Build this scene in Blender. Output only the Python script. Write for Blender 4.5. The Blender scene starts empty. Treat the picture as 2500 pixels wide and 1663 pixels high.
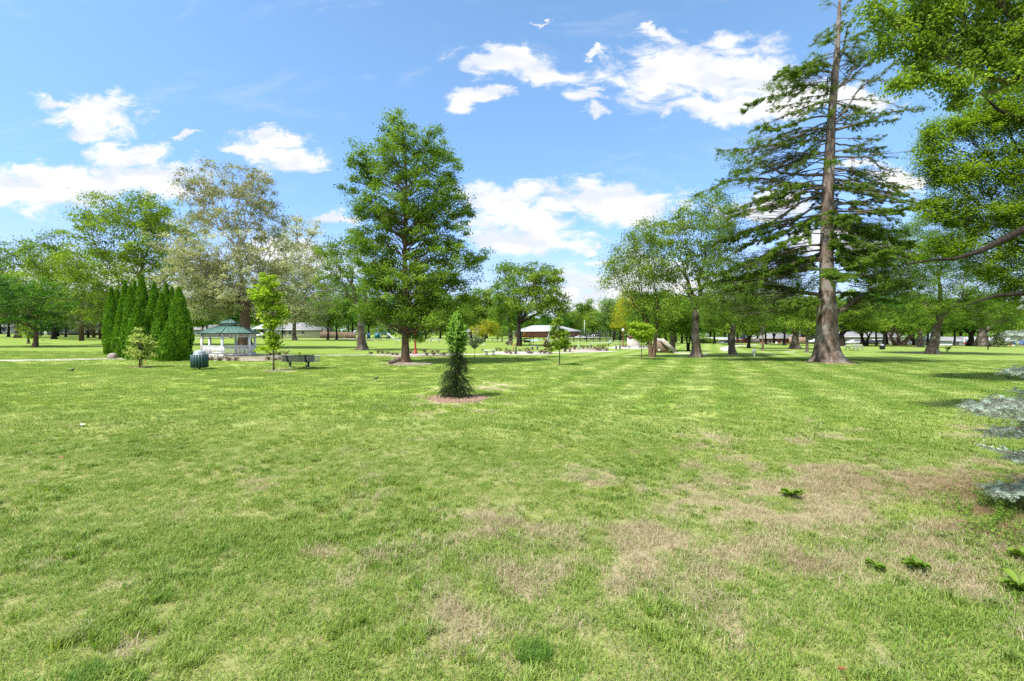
import bpy, math, random
import numpy as np
from mathutils import Vector, Matrix
rnd = random.Random(7)
R = math.radians
# ------------------------------------------------------------------ camera, world, sun, exposure
F = 1145.0      # focal length in pixels of the 2500 px wide photograph
H = 2.0         # camera height
HX, HY, SL = 1250.0, 814.0, 0.0096
sc = bpy.context.scene
cam = bpy.data.objects.new('camera', bpy.data.cameras.new('camera'))
sc.collection.objects.link(cam); sc.camera = cam
cam.data.sensor_width = 36.0; cam.data.lens = 36.0*F/2500.0
cam.location = (0, 0, H); cam.rotation_euler = (R(90), 0, 0)
cam.data.shift_y = -(831.5-HY)/2500.0
cam.data.clip_start = 0.05; cam.data.clip_end = 4000
sc.view_settings.view_transform = 'Standard'; sc.view_settings.look = 'None'
sc.view_settings.exposure = 1.35; sc.view_settings.gamma = 1.0
SUN_EL, SUN_AZ = 58.0, -130.0     # azimuth from +Y, clockwise (negative: to the left)
sun = bpy.data.objects.new('sun', bpy.data.lights.new('sun', 'SUN'))
sc.collection.objects.link(sun)
sun.data.energy = 3.2; sun.data.angle = R(3.0); sun.data.color = (1.0, 0.965, 0.90)
sd = Vector((math.sin(R(SUN_AZ))*math.cos(R(SUN_EL)), math.cos(R(SUN_AZ))*math.cos(R(SUN_EL)), math.sin(R(SUN_EL))))
sun.rotation_euler = sd.to_track_quat('Z', 'Y').to_euler(); sun.location = sd*60
sc.cycles.max_bounces = 8; sc.cycles.diffuse_bounces = 5; sc.cycles.transmission_bounces = 6
sc.cycles.use_denoising = False
world = bpy.data.worlds.new("World"); sc.world = world; world.use_nodes = True
wt = world.node_tree; wn, wl = wt.nodes, wt.links
wn.clear()
class NG:
    """tiny node builder"""
    def __init__(s, tree): s.t = tree
    def n(s, typ, **kw):
        nd = s.t.nodes.new(typ)
        for k, v in kw.items(): setattr(nd, k, v)
        return nd
    def l(s, a, b): s.t.links.new(a, b)
    def m(s, op, a, b=None, c=None, clamp=False):
        nd = s.n('ShaderNodeMath', operation=op); nd.use_clamp = clamp
        for i, v in enumerate((a, b, c)):
            if v is None: continue
            if hasattr(v, 'links'): s.l(v, nd.inputs[i])
            else: nd.inputs[i].default_value = v
        return nd.outputs[0]
    def vm(s, op, a, b=None):
        nd = s.n('ShaderNodeVectorMath', operation=op)
        for i, v in enumerate((a, b)):
            if v is None: continue
            if hasattr(v, 'links'): s.l(v, nd.inputs[i])
            else: nd.inputs[i].default_value = v
        return nd.outputs['Value'] if op in ('LENGTH', 'DOT_PRODUCT') else nd.outputs[0]
    def mix(s, f, a, b, mode='MIX'):
        nd = s.n('ShaderNodeMix', data_type='RGBA', blend_type=mode)
        for i, v in ((0, f), (6, a), (7, b)):
            if hasattr(v, 'links'): s.l(v, nd.inputs[i])
            else: nd.inputs[i].default_value = v if i == 0 else (v[0], v[1], v[2], 1)
        return nd.outputs[2]
    def sstep(s, v, lo, hi):
        nd = s.n('ShaderNodeMapRange', interpolation_type='SMOOTHSTEP')
        s.l(v, nd.inputs[0]); nd.inputs[1].default_value = lo; nd.inputs[2].default_value = hi
        return nd.outputs[0]
    def noise(s, vec, scale, detail=4, rough=0.55, dist=0.0, dim='3D'):
        nd = s.n('ShaderNodeTexNoise', noise_dimensions=dim)
        if vec is not None: s.l(vec, nd.inputs['Vector'])
        nd.inputs['Scale'].default_value = scale; nd.inputs['Detail'].default_value = detail
        nd.inputs['Roughness'].default_value = rough; nd.inputs['Distortion'].default_value = dist
        return nd
    def comb(s, x, y, z=0.0):
        nd = s.n('ShaderNodeCombineXYZ')
        for i, v in enumerate((x, y, z)):
            if hasattr(v, 'links'): s.l(v, nd.inputs[i])
            else: nd.inputs[i].default_value = v
        return nd.outputs[0]
g = NG(wt)
SKY_STR = 0.106
tc = g.n('ShaderNodeTexCoord'); sp = g.n('ShaderNodeSeparateXYZ'); g.l(tc.outputs['Generated'], sp.inputs[0])
yy = g.m('MAXIMUM', sp.outputs[1], 0.08)
u = g.m('DIVIDE', sp.outputs[0], yy); v = g.m('DIVIDE', sp.outputs[2], yy)
uv = g.comb(u, v)
warp = g.noise(g.comb(u, g.m('MULTIPLY', v, 1.6)), 5.0, 6, 0.62)
wv = g.vm('SCALE', g.vm('SUBTRACT', warp.outputs['Color'], (0.5, 0.5, 0.5)), None)
wv.node.inputs['Scale'].default_value = 0.16
uvw = g.vm('ADD', uv, wv)
CL = [  # clouds: centre and half axes (degrees of the sky written as picture pixels)
 (225, 255, 105, 36), (245, 305, 70, 25), (150, 235, 60, 14), (320, 370, 85, 30), (467, 336, 36, 8), (60, 397, 32, 10), (140, 440, 190, 50),
 (330, 440, 150, 42), (0, 450, 120, 40), (660, 335, 80, 20), (690, 368, 105, 28), (610, 390, 60, 15), (835, 530, 45, 12),
 (1240, 160, 110, 36), (1330, 185, 95, 25), (1180, 245, 60, 18), (1140, 262, 30, 14), (1430, 238, 55, 18), (1440, 275, 30, 12), (1455, 213, 30, 10),
 (1680, 170, 165, 66), (1600, 180, 90, 40), (1900, 205, 90, 50), (1770, 90, 60, 24), (1600, 85, 36, 10), (1860, 170, 90, 50), (1790, 250, 160, 32), (1930, 230, 130, 46), (2060, 250, 120, 30),
 (1440, 122, 24, 6), (1190, 505, 90, 38), (1290, 540, 110, 30), (1420, 480, 160, 42), (1540, 495, 130, 48), (1230, 575, 90, 40), (1330, 585, 100, 26), (1430, 606, 18, 8),
 (2190, 430, 90, 22), (2100, 395, 60, 12), (1465, 645, 45, 14), (1400, 745, 130, 45), (1500, 700, 60, 20), (1600, 700, 200, 60), (1890, 520, 120, 30), (2050, 600, 160, 40), (200, 700, 300, 60), (700, 640, 160, 40), (1310, 55, 26, 3)]
cur = None
for cx, cy, rx, ry in CL:
    a = g.vm('SUBTRACT', uvw, ((cx-HX)/F, (HY-cy)/F, 0))
    a = g.vm('MULTIPLY', a, (F/rx/1.46, F/ry/1.5, 0))
    d = g.m('SUBTRACT', 1.0, g.vm('LENGTH', a))
    cur = d if cur is None else g.m('MAXIMUM', cur, d)
fn = g.noise(g.comb(u, g.m('MULTIPLY', v, 2.0)), 13.0, 11, 0.68, 0.5)
dens = g.m('ADD', cur, g.m('MULTIPLY', g.m('SUBTRACT', fn.outputs[0], 0.5), 2.3))
dens = g.sstep(dens, 0.0, 0.68)
front = g.sstep(sp.outputs[1], 0.1, 0.3)
dens = g.m('MULTIPLY', dens, front)
wisp = g.noise(g.comb(u, g.m('MULTIPLY', v, 3.0), 3.3), 3.0, 8, 0.7, 0.6)
wisp = g.m('MULTIPLY', g.sstep(wisp.outputs[0], 0.52, 0.80), 0.30)
dens = g.m('MAXIMUM', dens, wisp)
# unseen broken cloud overhead and behind the camera, added to raise the fill light
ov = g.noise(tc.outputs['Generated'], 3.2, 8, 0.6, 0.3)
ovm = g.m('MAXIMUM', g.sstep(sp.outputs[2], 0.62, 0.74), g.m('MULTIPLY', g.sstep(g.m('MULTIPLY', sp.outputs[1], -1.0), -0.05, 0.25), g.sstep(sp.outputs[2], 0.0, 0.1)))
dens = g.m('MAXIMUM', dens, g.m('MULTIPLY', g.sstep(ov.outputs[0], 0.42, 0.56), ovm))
lowh = g.m('MULTIPLY', g.sstep(g.m('MULTIPLY', sp.outputs[2], -1.0), -0.26, 0.0), 0.80)
sky = g.n('ShaderNodeTexSky', sky_type='NISHITA')
sky.sun_disc = False; sky.sun_elevation = R(SUN_EL); sky.sun_rotation = R(SUN_AZ)
sky.altitude = 200; sky.air_density = 1.0; sky.dust_density = 0.6; sky.ozone_density = 1.4
skc = g.mix(1.0, sky.outputs[0], g.mix(g.sstep(sp.outputs[2], 0.0, 0.55), (SKY_STR*0.57, SKY_STR*0.71, SKY_STR*1.13), (SKY_STR*0.88, SKY_STR*1.05, SKY_STR*1.08)), 'MULTIPLY')
CW = 0.435
sh = g.noise(g.comb(u, g.m('MULTIPLY', v, 2.4), 7.0), 9.0, 5, 0.5)
ccol = g.mix(g.sstep(sh.outputs[0], 0.36, 0.6), (CW*0.78, CW*0.82, CW*0.92), (CW*1.02, CW*1.01, CW*1.0))
hz = g.mix(lowh, skc, (CW*0.64, CW*0.73, CW*0.90))
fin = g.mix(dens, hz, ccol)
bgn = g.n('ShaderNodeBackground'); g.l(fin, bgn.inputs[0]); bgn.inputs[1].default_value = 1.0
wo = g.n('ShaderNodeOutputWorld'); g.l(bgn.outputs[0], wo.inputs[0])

# ------------------------------------------------------------------ ground shape and pixel helpers
def sm(a, b, t):
    t = np.clip((np.asarray(t, float)-a)/(b-a), 0, 1); return t*t*(3-2*t)
def gz(x, y):
    return -SL*np.asarray(x, float) - 2.2*sm(124, 150, y)*sm(35, 60, x)
def gzf(x, y): return float(gz(x, y))
def dep(px, py): return H*F/(py-(HY+SL*(px-HX)))
def atD(px, D):
    x = (px-HX)/F*D
    return Vector((x, D, gzf(x, D)))
def at(px, py): return atD(px, dep(px, py))
class Fr:
    """frame standing at a base point: P(px, py, dy) gives local metres of a picture point at that distance"""
    def __init__(s, px, py, D=None):
        s.D = D or dep(px, py); s.o = atD(px, s.D); s.k = F/s.D
    def P(s, px, py, dy=0.0):
        D = s.D+dy
        return np.array(((px-HX)/F*D-s.o.x, dy, H+(HY-py)/F*D-s.o.z))
# ------------------------------------------------------------------ materials
MATS = {}
def newmat(name):
    m = bpy.data.materials.new(name); m.use_nodes = True; m.node_tree.nodes.clear()
    MATS[name] = m
    gg = NG(m.node_tree); out = gg.n('ShaderNodeOutputMaterial')
    return m, gg, out
def mat(name, c, rough=0.6, var=0.18, scale=6.0, bump=0.0, bscale=40.0, metal=0.0, c2=None, stretch=(1, 1, 1), spec=0.4):
    m, gg, out = newmat(name)
    t = gg.n('ShaderNodeTexCoord')
    vv = gg.vm('MULTIPLY', t.outputs['Object'], stretch)
    nz = gg.noise(vv, scale, 6, 0.6)
    c2 = c2 or tuple(x*(1-2*var) for x in c)
    col = gg.mix(gg.sstep(nz.outputs[0], 0.35, 0.68), c2, c)
    b = gg.n('ShaderNodeBsdfPrincipled')
    gg.l(col, b.inputs['Base Color']); b.inputs['Roughness'].default_value = rough
    b.inputs['Metallic'].default_value = metal; b.inputs['Specular IOR Level'].default_value = spec
    if bump:
        n2 = gg.noise(vv, bscale, 5, 0.7); bp = gg.n('ShaderNodeBump')
        bp.inputs['Strength'].default_value = bump; bp.inputs['Distance'].default_value = 0.02
        gg.l(n2.outputs[0], bp.inputs['Height']); gg.l(bp.outputs[0], b.inputs['Normal'])
    gg.l(b.outputs[0], out.inputs[0])
    return m
def leafmat(name, dark, light, trans=0.38, extra=None):
    m, gg, out = newmat(name)
    a = gg.n('ShaderNodeAttribute', attribute_name='tint')
    col = gg.mix(a.outputs['Fac'], dark, light)
    b = gg.n('ShaderNodeBsdfPrincipled'); gg.l(col, b.inputs['Base Color'])
    b.inputs['Roughness'].default_value = 0.55; b.inputs['Specular IOR Level'].default_value = 0.25
    tr = gg.n('ShaderNodeBsdfTranslucent')
    gg.l(gg.mix(1.0, col, (1.25, 1.25, 0.55), 'MULTIPLY'), tr.inputs[0])
    mx = gg.n('ShaderNodeMixShader'); mx.inputs[0].default_value = trans
    gg.l(b.outputs[0], mx.inputs[1]); gg.l(tr.outputs[0], mx.inputs[2]); gg.l(mx.outputs[0], out.inputs[0])
    return m
def barkmat(name, c, c2, vs=0.18, scale=9.0, bump=0.9, patch=None, foot=None):
    m, gg, out = newmat(name)
    t = gg.n('ShaderNodeTexCoord')
    vv = gg.vm('MULTIPLY', t.outputs['Object'], (1, 1, vs))
    nz = gg.noise(vv, scale, 8, 0.7, 0.6)
    col = gg.mix(gg.sstep(nz.outputs[0], 0.38, 0.64), c2, c)
    if patch:
        n3 = gg.noise(t.outputs['Object'], patch[1], 4, 0.5)
        col = gg.mix(gg.sstep(n3.outputs[0], 0.5, 0.58), col, patch[0])
    if foot:   # darker old bark on the lower trunk, pale young bark above
        sz = gg.n('ShaderNodeSeparateXYZ'); gg.l(t.outputs['Object'], sz.inputs[0])
        col = gg.mix(gg.sstep(gg.m('ADD', sz.outputs[2], gg.m('MULTIPLY', nz.outputs[0], 4.0)), foot[1]+2, foot[2]+2), gg.mix(nz.outputs[0], tuple(x*.5 for x in foot[0]), foot[0]), col)
    b = gg.n('ShaderNodeBsdfPrincipled'); gg.l(col, b.inputs['Base Color']); b.inputs['Roughness'].default_value = 0.9
    b.inputs['Specular IOR Level'].default_value = 0.15
    bp = gg.n('ShaderNodeBump'); bp.inputs['Strength'].default_value = bump; bp.inputs['Distance'].default_value = 0.05
    gg.l(nz.outputs[0], bp.inputs['Height']); gg.l(bp.outputs[0], b.inputs['Normal'])
    gg.l(b.outputs[0], out.inputs[0])
    return m
# ------------------------------------------------------------------ mesh building
class MB:
    def __init__(s): s.v = []; s.f = []; s.t = []; s.n = 0
    def add(s, v, faces, tint=None):
        v = np.asarray(v, float).reshape(-1, 3)
        for f in faces: s.f.append(np.asarray(f, np.int64)+s.n)
        s.v.append(v); s.n += len(v)
        s.t.append(np.full(len(v), 0.5) if tint is None else np.broadcast_to(np.asarray(tint, float), (len(v),)))
        return s
    def box(s, c, d, rz=0.0, rx=0.0, taper=1.0):
        x, y, z = d[0]/2, d[1]/2, d[2]/2
        t = taper
        v = np.array([(-x, -y, -z), (x, -y, -z), (x, y, -z), (-x, y, -z), (-x*t, -y*t, z), (x*t, -y*t, z), (x*t, y*t, z), (-x*t, y*t, z)])
        if rx: cc, ss = math.cos(rx), math.sin(rx); v = np.c_[v[:, 0], v[:, 1]*cc-v[:, 2]*ss, v[:, 1]*ss+v[:, 2]*cc]
        if rz: cc, ss = math.cos(rz), math.sin(rz); v = np.c_[v[:, 0]*cc-v[:, 1]*ss, v[:, 0]*ss+v[:, 1]*cc, v[:, 2]]
        return s.add(v+np.array(c), [[(0, 3, 2, 1), (4, 5, 6, 7), (0, 1, 5, 4), (1, 2, 6, 5), (2, 3, 7, 6), (3, 0, 4, 7)]])
    def bar(s, p, q, w, h=None):
        """rectangular bar from p to q"""
        return s.tube([p, q], [w/2*1.414, w/2*1.414], 4)
    def tube(s, pts, rad, sides=6, cap=True, tint=None):
        P = np.asarray(pts, float); n = len(P); rad = np.broadcast_to(np.asarray(rad, float), (n,))
        T = np.gradient(P, axis=0) if n > 1 else np.array([[0, 0, 1.0]])
        T /= np.maximum(np.linalg.norm(T, axis=1, keepdims=True), 1e-9)
        ref = np.array([0, 0, 1.0]) if abs(T[:, 2]).mean() < 0.8 else np.array([0, 1.0, 0])
        A = np.cross(T, ref); A /= np.maximum(np.linalg.norm(A, axis=1, keepdims=True), 1e-9)
        B = np.cross(T, A)
        ang = np.arange(sides)*2*math.pi/sides + (math.pi/4 if sides == 4 else 0)
        V = P[:, None, :]+rad[:, None, None]*(np.cos(ang)[None, :, None]*A[:, None, :]+np.sin(ang)[None, :, None]*B[:, None, :])
        i = np.arange(n-1)[:, None]*sides; j = np.arange(sides)[None, :]; j2 = (j+1) % sides
        q = np.stack([i+j, i+sides+j, i+sides+j2, i+j2], -1).reshape(-1, 4)
        fs = [q]
        if cap and sides <= 16:
            fs.append(np.arange(sides)[None, :]); fs.append((n-1)*sides+np.arange(sides)[::-1][None, :])
        return s.add(V.reshape(-1, 3), fs, tint)
    def lathe(s, prof, sides=20, c=(0, 0, 0), a0=0.0):
        ang = a0+np.arange(sides)*2*math.pi/sides
        V = np.array([[(c[0]+r*math.cos(t), c[1]+r*math.sin(t), c[2]+z) for t in ang] for r, z in prof])
        n = len(prof); i = np.arange(n-1)[:, None]*sides; j = np.arange(sides)[None, :]; j2 = (j+1) % sides
        q = np.stack([i+j, i+j2, i+sides+j2, i+sides+j], -1).reshape(-1, 4)
        return s.add(V.reshape(-1, 3), [q])
    def poly(s, pts2, z0, z1):
        n = len(pts2)
        v = [(x, y, z0) for x, y in pts2]+[(x, y, z1) for x, y in pts2]
        s.add(v, [[tuple(range(n))[::-1]], [tuple(range(n, 2*n))], [(i, (i+1) % n, n+(i+1) % n, n+i) for i in range(n)]])
        return s
    def slab(s, pts, y0, y1):
        """outline in x,z extruded along y"""
        n = len(pts)
        v = [(x, y0, z) for x, z in pts]+[(x, y1, z) for x, z in pts]
        return s.add(v, [[tuple(range(n))], [tuple(range(n, 2*n))[::-1]], [(i, n+i, n+(i+1) % n, (i+1) % n) for i in range(n)]])
    def merge(s, o):
        s.split = sum(len(f) for f in s.f)
        for f in o.f: s.f.append(f+s.n)
        s.v += o.v; s.t += o.t; s.n += o.n; return s
    def build(s, name, m, parent=None, smooth=False, loc=None, m2=None):
        me = bpy.data.meshes.new(name)
        V = np.concatenate(s.v) if s.v else np.zeros((0, 3))
        me.vertices.add(len(V)); me.vertices.foreach_set('co', V.astype(np.float32).ravel())
        loops = np.concatenate([f.ravel() for f in s.f]) if s.f else np.zeros(0, int)
        tot = np.concatenate([np.full(len(f), f.shape[1]) for f in s.f]) if s.f else np.zeros(0, int)
        st = np.concatenate([[0], np.cumsum(tot)[:-1]]) if len(tot) else tot
        me.loops.add(len(loops)); me.loops.foreach_set('vertex_index', loops.astype(np.int32))
        me.polygons.add(len(tot)); me.polygons.foreach_set('loop_start', st.astype(np.int32))
        me.polygons.foreach_set('loop_total', tot.astype(np.int32))
        if smooth: me.polygons.foreach_set('use_smooth', np.ones(len(tot), bool))
        at_ = me.attributes.new('tint', 'FLOAT', 'POINT'); at_.data.foreach_set('value', np.concatenate(s.t).astype(np.float32))
        me.materials.append(m)
        if m2 is not None:
            me.materials.append(m2); me.polygons.foreach_set('material_index', (np.arange(len(tot)) >= s.split).astype(np.int32))
        me.update(calc_edges=True); me.validate()
        o = bpy.data.objects.new(name, me); sc.collection.objects.link(o)
        if parent is not None: o.parent = parent
        if loc is not None: o.location = loc
        return o
def tag(o, label, cat, group=None, kind=None):
    if label: o['label'] = label
    if cat: o['category'] = cat
    if group: o['group'] = group
    if kind: o['kind'] = kind
    return o
def thing(name, label, cat, loc, rz=0.0, group=None):
    o = bpy.data.objects.new(name, None); sc.collection.objects.link(o)
    o.empty_display_size = 0.2
    o.location = loc; o.rotation_euler = (0, 0, rz)
    return tag(o, label, cat, group)
def dup(root, loc, rz=0.0, label=None, scale=1.0, group=None):
    r = root.copy(); sc.collection.objects.link(r); r.location = loc; r.rotation_euler = (0, 0, rz)
    r.scale = (scale,)*3 if not hasattr(scale, '__len__') else scale
    if label: r['label'] = label
    if group: r['group'] = group
    for ch in list(root.children):
        c = ch.copy(); sc.collection.objects.link(c); c.parent = r
        for g2 in ch.children:
            d = g2.copy(); sc.collection.objects.link(d); d.parent = c
    return r
# lattice noise in numpy
def vnoise(x, y, seed=0):
    xi = np.floor(x).astype(np.int64); yi = np.floor(y).astype(np.int64); xf = x-xi; yf = y-yi
    def h(a, b):
        n = (a*374761393+b*668265263+seed*1442695041) & 0xffffffff
        n = ((n ^ (n >> 13))*1274126177) & 0xffffffff
        return ((n ^ (n >> 16)) & 0xffff)/65535.0
    u = xf*xf*(3-2*xf); w = yf*yf*(3-2*yf)
    return (h(xi, yi)*(1-u)+h(xi+1, yi)*u)*(1-w)+(h(xi, yi+1)*(1-u)+h(xi+1, yi+1)*u)*w
def fbm(x, y, seed=0, o=4):
    s = 0; a = 0.5
    for k in range(o): s = s+a*vnoise(x*2**k, y*2**k, seed+k); a /= 2
    return s/(1-0.5**o)
# ------------------------------------------------------------------ the lawn
PATCH = [(2010, 1068, 150, 20, .9), (1985, 1025, 60, 12, .5), (1750, 1075, 75, 22, .9), (2390, 1062, 110, 26, .8), (1990, 1150, 260, 50, .6), (2250, 1175, 200, 40, .8), (1560, 1310, 110, 55, .9), (1900, 1255, 200, 55, .65),
 (310, 1590, 100, 28, 1.), (545, 1362, 60, 16, .8), (570, 1148, 60, 10, .6), (1090, 1540, 110, 70, .55), (1500, 1180, 100, 34, .5), (1640, 1230, 90, 40, .6), (2480, 1270, 140, 70, 1.), (2420, 1200, 150, 40, .9), (1210, 943, 60, 10, .9),
 (1115, 978, 120, 28, 1.2), (790, 1350, 60, 16, .5), (700, 1035, 30, 10, .4), (910, 1000, 60, 10, .4), (1260, 1085, 40, 12, .5), (240, 1235, 60, 12, .4), (150, 1330, 50, 14, .4), (1900, 1400, 240, 90, .5), (2200, 1320, 220, 90, .45),
 (1260, 1300, 160, 80, .35), (1600, 1450, 250, 120, .28), (690, 902, 50, 5, 1.), (2105, 1500, 160, 80, .25), (330, 1330, 50, 20, .4), (1050, 1020, 50, 12, .4), (260, 1175, 40, 10, .4), (640, 1180, 60, 18, .45)]
def dryness(x, y):
    px = HX+x/np.maximum(y, .5)*F; py = HY+(H+SL*x)/np.maximum(y, .5)*F
    n = fbm(x*1.1+5, y*0.9, 3, 5); n2 = fbm(x*3.5, y*3.5, 9, 4)
    base = 0.18+0.16*sm(1150, 1900, px)*sm(1000, 1180, py)*(1-sm(1480, 1640, py)*0.6)+0.11*sm(600, 1200, px)*sm(1050, 1400, py)+0.05*sm(1000, 1400, py)
    n3 = fbm(x*9, y*7, 19, 3)
    d = base+(n-0.5)*0.62+(n2-.5)*0.75+(n3-.5)*.5
    for cx, cy, rx, ry, a in PATCH:
        q = ((px-cx)/rx)**2+((py-cy)/ry)**2
        d = d+a*(.62 if rx < 112 else .32)*np.exp(-q*1.1)*(0.25+1.2*n2)
    d = np.where(y < 0.8, 0.2, d)
    return np.clip(sm(0.30, 0.80, d), 0, 1)*(1-sm(20, 34, y)*0.8)
def redsoil(x, y):
    px = HX+x/np.maximum(y, .5)*F; py = HY+(H+SL*x)/np.maximum(y, .5)*F
    return np.clip(np.exp(-(((px-2520)/190)**2+((py-1250)/75)**2))*1.4+.5*np.exp(-(((px-2250)/240)**2+((py-1185)/35)**2))+.4*np.exp(-(((px-1950)/90)**2+((py-1390)/40)**2)), 0, 1)
def grass_color(gg, dry, red, rand):
    geo = gg.n('ShaderNodeNewGeometry'); pos = geo.outputs['Position']
    big = gg.noise(pos, 0.35, 4, 0.6).outputs[0]; mid = gg.noise(pos, 2.2, 5, 0.65).outputs[0]
    far = gg.noise(gg.vm('MULTIPLY', pos, (0.05, 0.35, 1)), 1.0, 4, 0.6).outputs[0]
    c = gg.mix(gg.sstep(big, 0.36, 0.64), (0.195, 0.272, 0.043), (0.262, 0.328, 0.070))
    c = gg.mix(gg.m('MULTIPLY', gg.sstep(mid, 0.46, 0.66), 0.40), c, (0.160, 0.240, 0.038))
    c = gg.mix(gg.m('MULTIPLY', gg.sstep(far, 0.42, 0.62), 0.55), c, (0.275, 0.335, 0.100))
    # mowing lanes running away from the camera on the right
    s = gg.n('ShaderNodeSeparateXYZ'); gg.l(pos, s.inputs[0])
    ln = gg.m('SINE', gg.m('ADD', gg.m('MULTIPLY', gg.m('ADD', s.outputs[0], gg.m('MULTIPLY', s.outputs[1], -0.42)), 2.6), gg.m('MULTIPLY', big, 5.0)))
    lm = gg.m('MULTIPLY', gg.sstep(s.outputs[1], 9.0, 14.0), gg.sstep(s.outputs[0], -2.0, 4.0))
    c = gg.mix(gg.m('MULTIPLY', gg.m('MULTIPLY', gg.sstep(ln, -0.3, 0.9), lm), 0.75), c, (0.290, 0.345, 0.110))
    c = gg.mix(gg.m('MULTIPLY', gg.m('MULTIPLY', gg.sstep(gg.m('MULTIPLY', ln, -1.0), -0.1, 0.8), lm), 0.45), c, (0.125, 0.215, 0.030))
    ln2 = gg.m('SINE', gg.m('ADD', gg.m('MULTIPLY', gg.m('ADD', s.outputs[1], gg.m('MULTIPLY', s.outputs[0], 0.12)), 1.9), gg.m('MULTIPLY', mid, 2.0)))
    c = gg.mix(gg.m('MULTIPLY', gg.sstep(ln2, 0.0, 1.0), 0.30), c, (0.16, 0.245, 0.045))
    straw = gg.mix(rand, (0.27, 0.22, 0.125), (0.52, 0.445, 0.295))
    straw = gg.mix(gg.m('MULTIPLY', red, 0.75), straw, (0.22, 0.115, 0.065))
    return c, straw
def ground():
    def axis(lo, hi, d, far, neg):
        c = list(np.arange(lo, hi, d)); s = d
        while c[-1] < far: s *= 1.16; c.append(c[-1]+s)
        s = d
        while c[0] > neg: s *= 1.22; c.insert(0, c[0]-s)
        return np.array(c)
    xs = axis(-14, 14, 0.11, 1500, -1500); ys = axis(1.6, 17, 0.11, 1900, -150)
    X, Y = np.meshgrid(xs, ys); Z = gz(X, Y)-0.012
    near = (1-sm(18, 30, Y))*sm(1, 2, Y)*(1-sm(14, 20, np.abs(X)))
    Z = Z+near*(fbm(X*3, Y*3, 4, 4)-.5)*0.035
    m = MB(); nx, ny = len(xs), len(ys)
    i = np.arange(ny-1)[:, None]*nx+np.arange(nx-1)[None, :]
    m.add(np.stack([X, Y, Z], -1).reshape(-1, 3), [np.stack([i, i+1, i+nx+1, i+nx], -1).reshape(-1, 4)])
    mt, gg, out = newmat('lawn_ground')
    da = gg.n('ShaderNodeAttribute', attribute_name='dry').outputs['Fac']; ra = gg.n('ShaderNodeAttribute', attribute_name='red').outputs['Fac']
    geo = gg.n('ShaderNodeNewGeometry')
    fine = gg.noise(geo.outputs['Position'], 55.0, 3, 0.7).outputs[0]
    fmid = gg.noise(gg.vm('MULTIPLY', geo.outputs['Position'], (1, .6, 1)), 7.0, 6, 0.75).outputs[0]
    c, st = grass_color(gg, da, ra, gg.sstep(fine, .3, .7))
    c = gg.mix(gg.m('MULTIPLY', gg.sstep(fmid, .35, .7), .45), c, gg.mix(1.0, c, (1.35, 1.25, 1.2), 'MULTIPLY'))
    c = gg.mix(gg.m('MULTIPLY', gg.sstep(fine, .5, .75), .5), c, gg.mix(1.0, c, (.62, .7, .6), 'MULTIPLY'))
    c = gg.mix(gg.sstep(gg.m('ADD', da, gg.m('MULTIPLY', gg.m('SUBTRACT', fine, .5), .7)), .10, .95), c, st)
    sq = gg.n('ShaderNodeSeparateXYZ'); gg.l(geo.outputs['Position'], sq.inputs[0])
    c = gg.mix(gg.sstep(sq.outputs[1], 24.0, 44.0), c, gg.mix(1.0, c, (0.80, 0.86, 0.80), 'MULTIPLY'))  # far ground colour darkened to stand in for shade of missing grass tufts
    thatch = gg.mix(gg.sstep(fine, .3, .7), (0.12, 0.10, 0.05), (0.30, 0.265, 0.145))
    c = gg.mix(gg.m('MULTIPLY', gg.m('SUBTRACT', 1.0, gg.sstep(sq.outputs[1], 6.0, 15.0)), .62), c, thatch)
    b = gg.n('ShaderNodeBsdfPrincipled'); gg.l(c, b.inputs['Base Color']); b.inputs['Roughness'].default_value = 1.0
    b.inputs['Specular IOR Level'].default_value = 0.05
    bp = gg.n('ShaderNodeBump'); bp.inputs['Strength'].default_value = .6; bp.inputs['Distance'].default_value = .04
    gg.l(fmid, bp.inputs['Height']); gg.l(bp.outputs[0], b.inputs['Normal']); gg.l(b.outputs[0], out.inputs[0])
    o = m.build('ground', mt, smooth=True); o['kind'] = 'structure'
    for nm, fn_ in (('dry', dryness), ('red', redsoil)):
        a = o.data.attributes.new(nm, 'FLOAT', 'POINT'); a.data.foreach_set('value', fn_(X, Y).astype(np.float32).ravel())
    return o
ground()
# grass blades: tufts instanced on scattered points, one object
def blades(n, hmin, hmax, w, spread, lay, seed, bend=0.5):
    r = np.random.RandomState(seed); m = MB()
    a = r.uniform(0, 2*math.pi, n); rr = spread*np.sqrt(r.uniform(0, 1, n))
    bx, by = rr*np.cos(a), rr*np.sin(a)
    h = r.uniform(hmin, hmax, n); d = r.uniform(0, 2*math.pi, n); lean = r.uniform(lay*.5, lay, n)
    fw = np.stack([np.cos(d), np.sin(d), np.zeros(n)], 1); sd_ = np.stack([-np.sin(d), np.cos(d), np.zeros(n)], 1)
    b0 = np.stack([bx, by, np.full(n, -.005)], 1); up = np.array([0, 0, 1.0])
    c1 = b0+fw*(h*np.sin(lean*.5)*.5)[:, None]+up*(h*np.cos(lean*.5)*.55)[:, None]
    c2 = c1+fw*(h*np.sin(lean+bend)*.5)[:, None]+up*(h*np.cos(np.minimum(lean+bend, 1.5))*.45)[:, None]
    ww = (w*r.uniform(.6, 1.2, n))[:, None]
    V = np.stack([b0-sd_*ww/2, b0+sd_*ww/2, c1-sd_*ww*.4, c1+sd_*ww*.4, c2], 1).reshape(-1, 3)
    i = np.arange(n)*5
    m.add(V, [np.stack([i, i+1, i+3, i+2], 1), np.stack([i+2, i+3, i+4], 1)], np.repeat(r.uniform(0, 1, n), 5))
    return m
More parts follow.
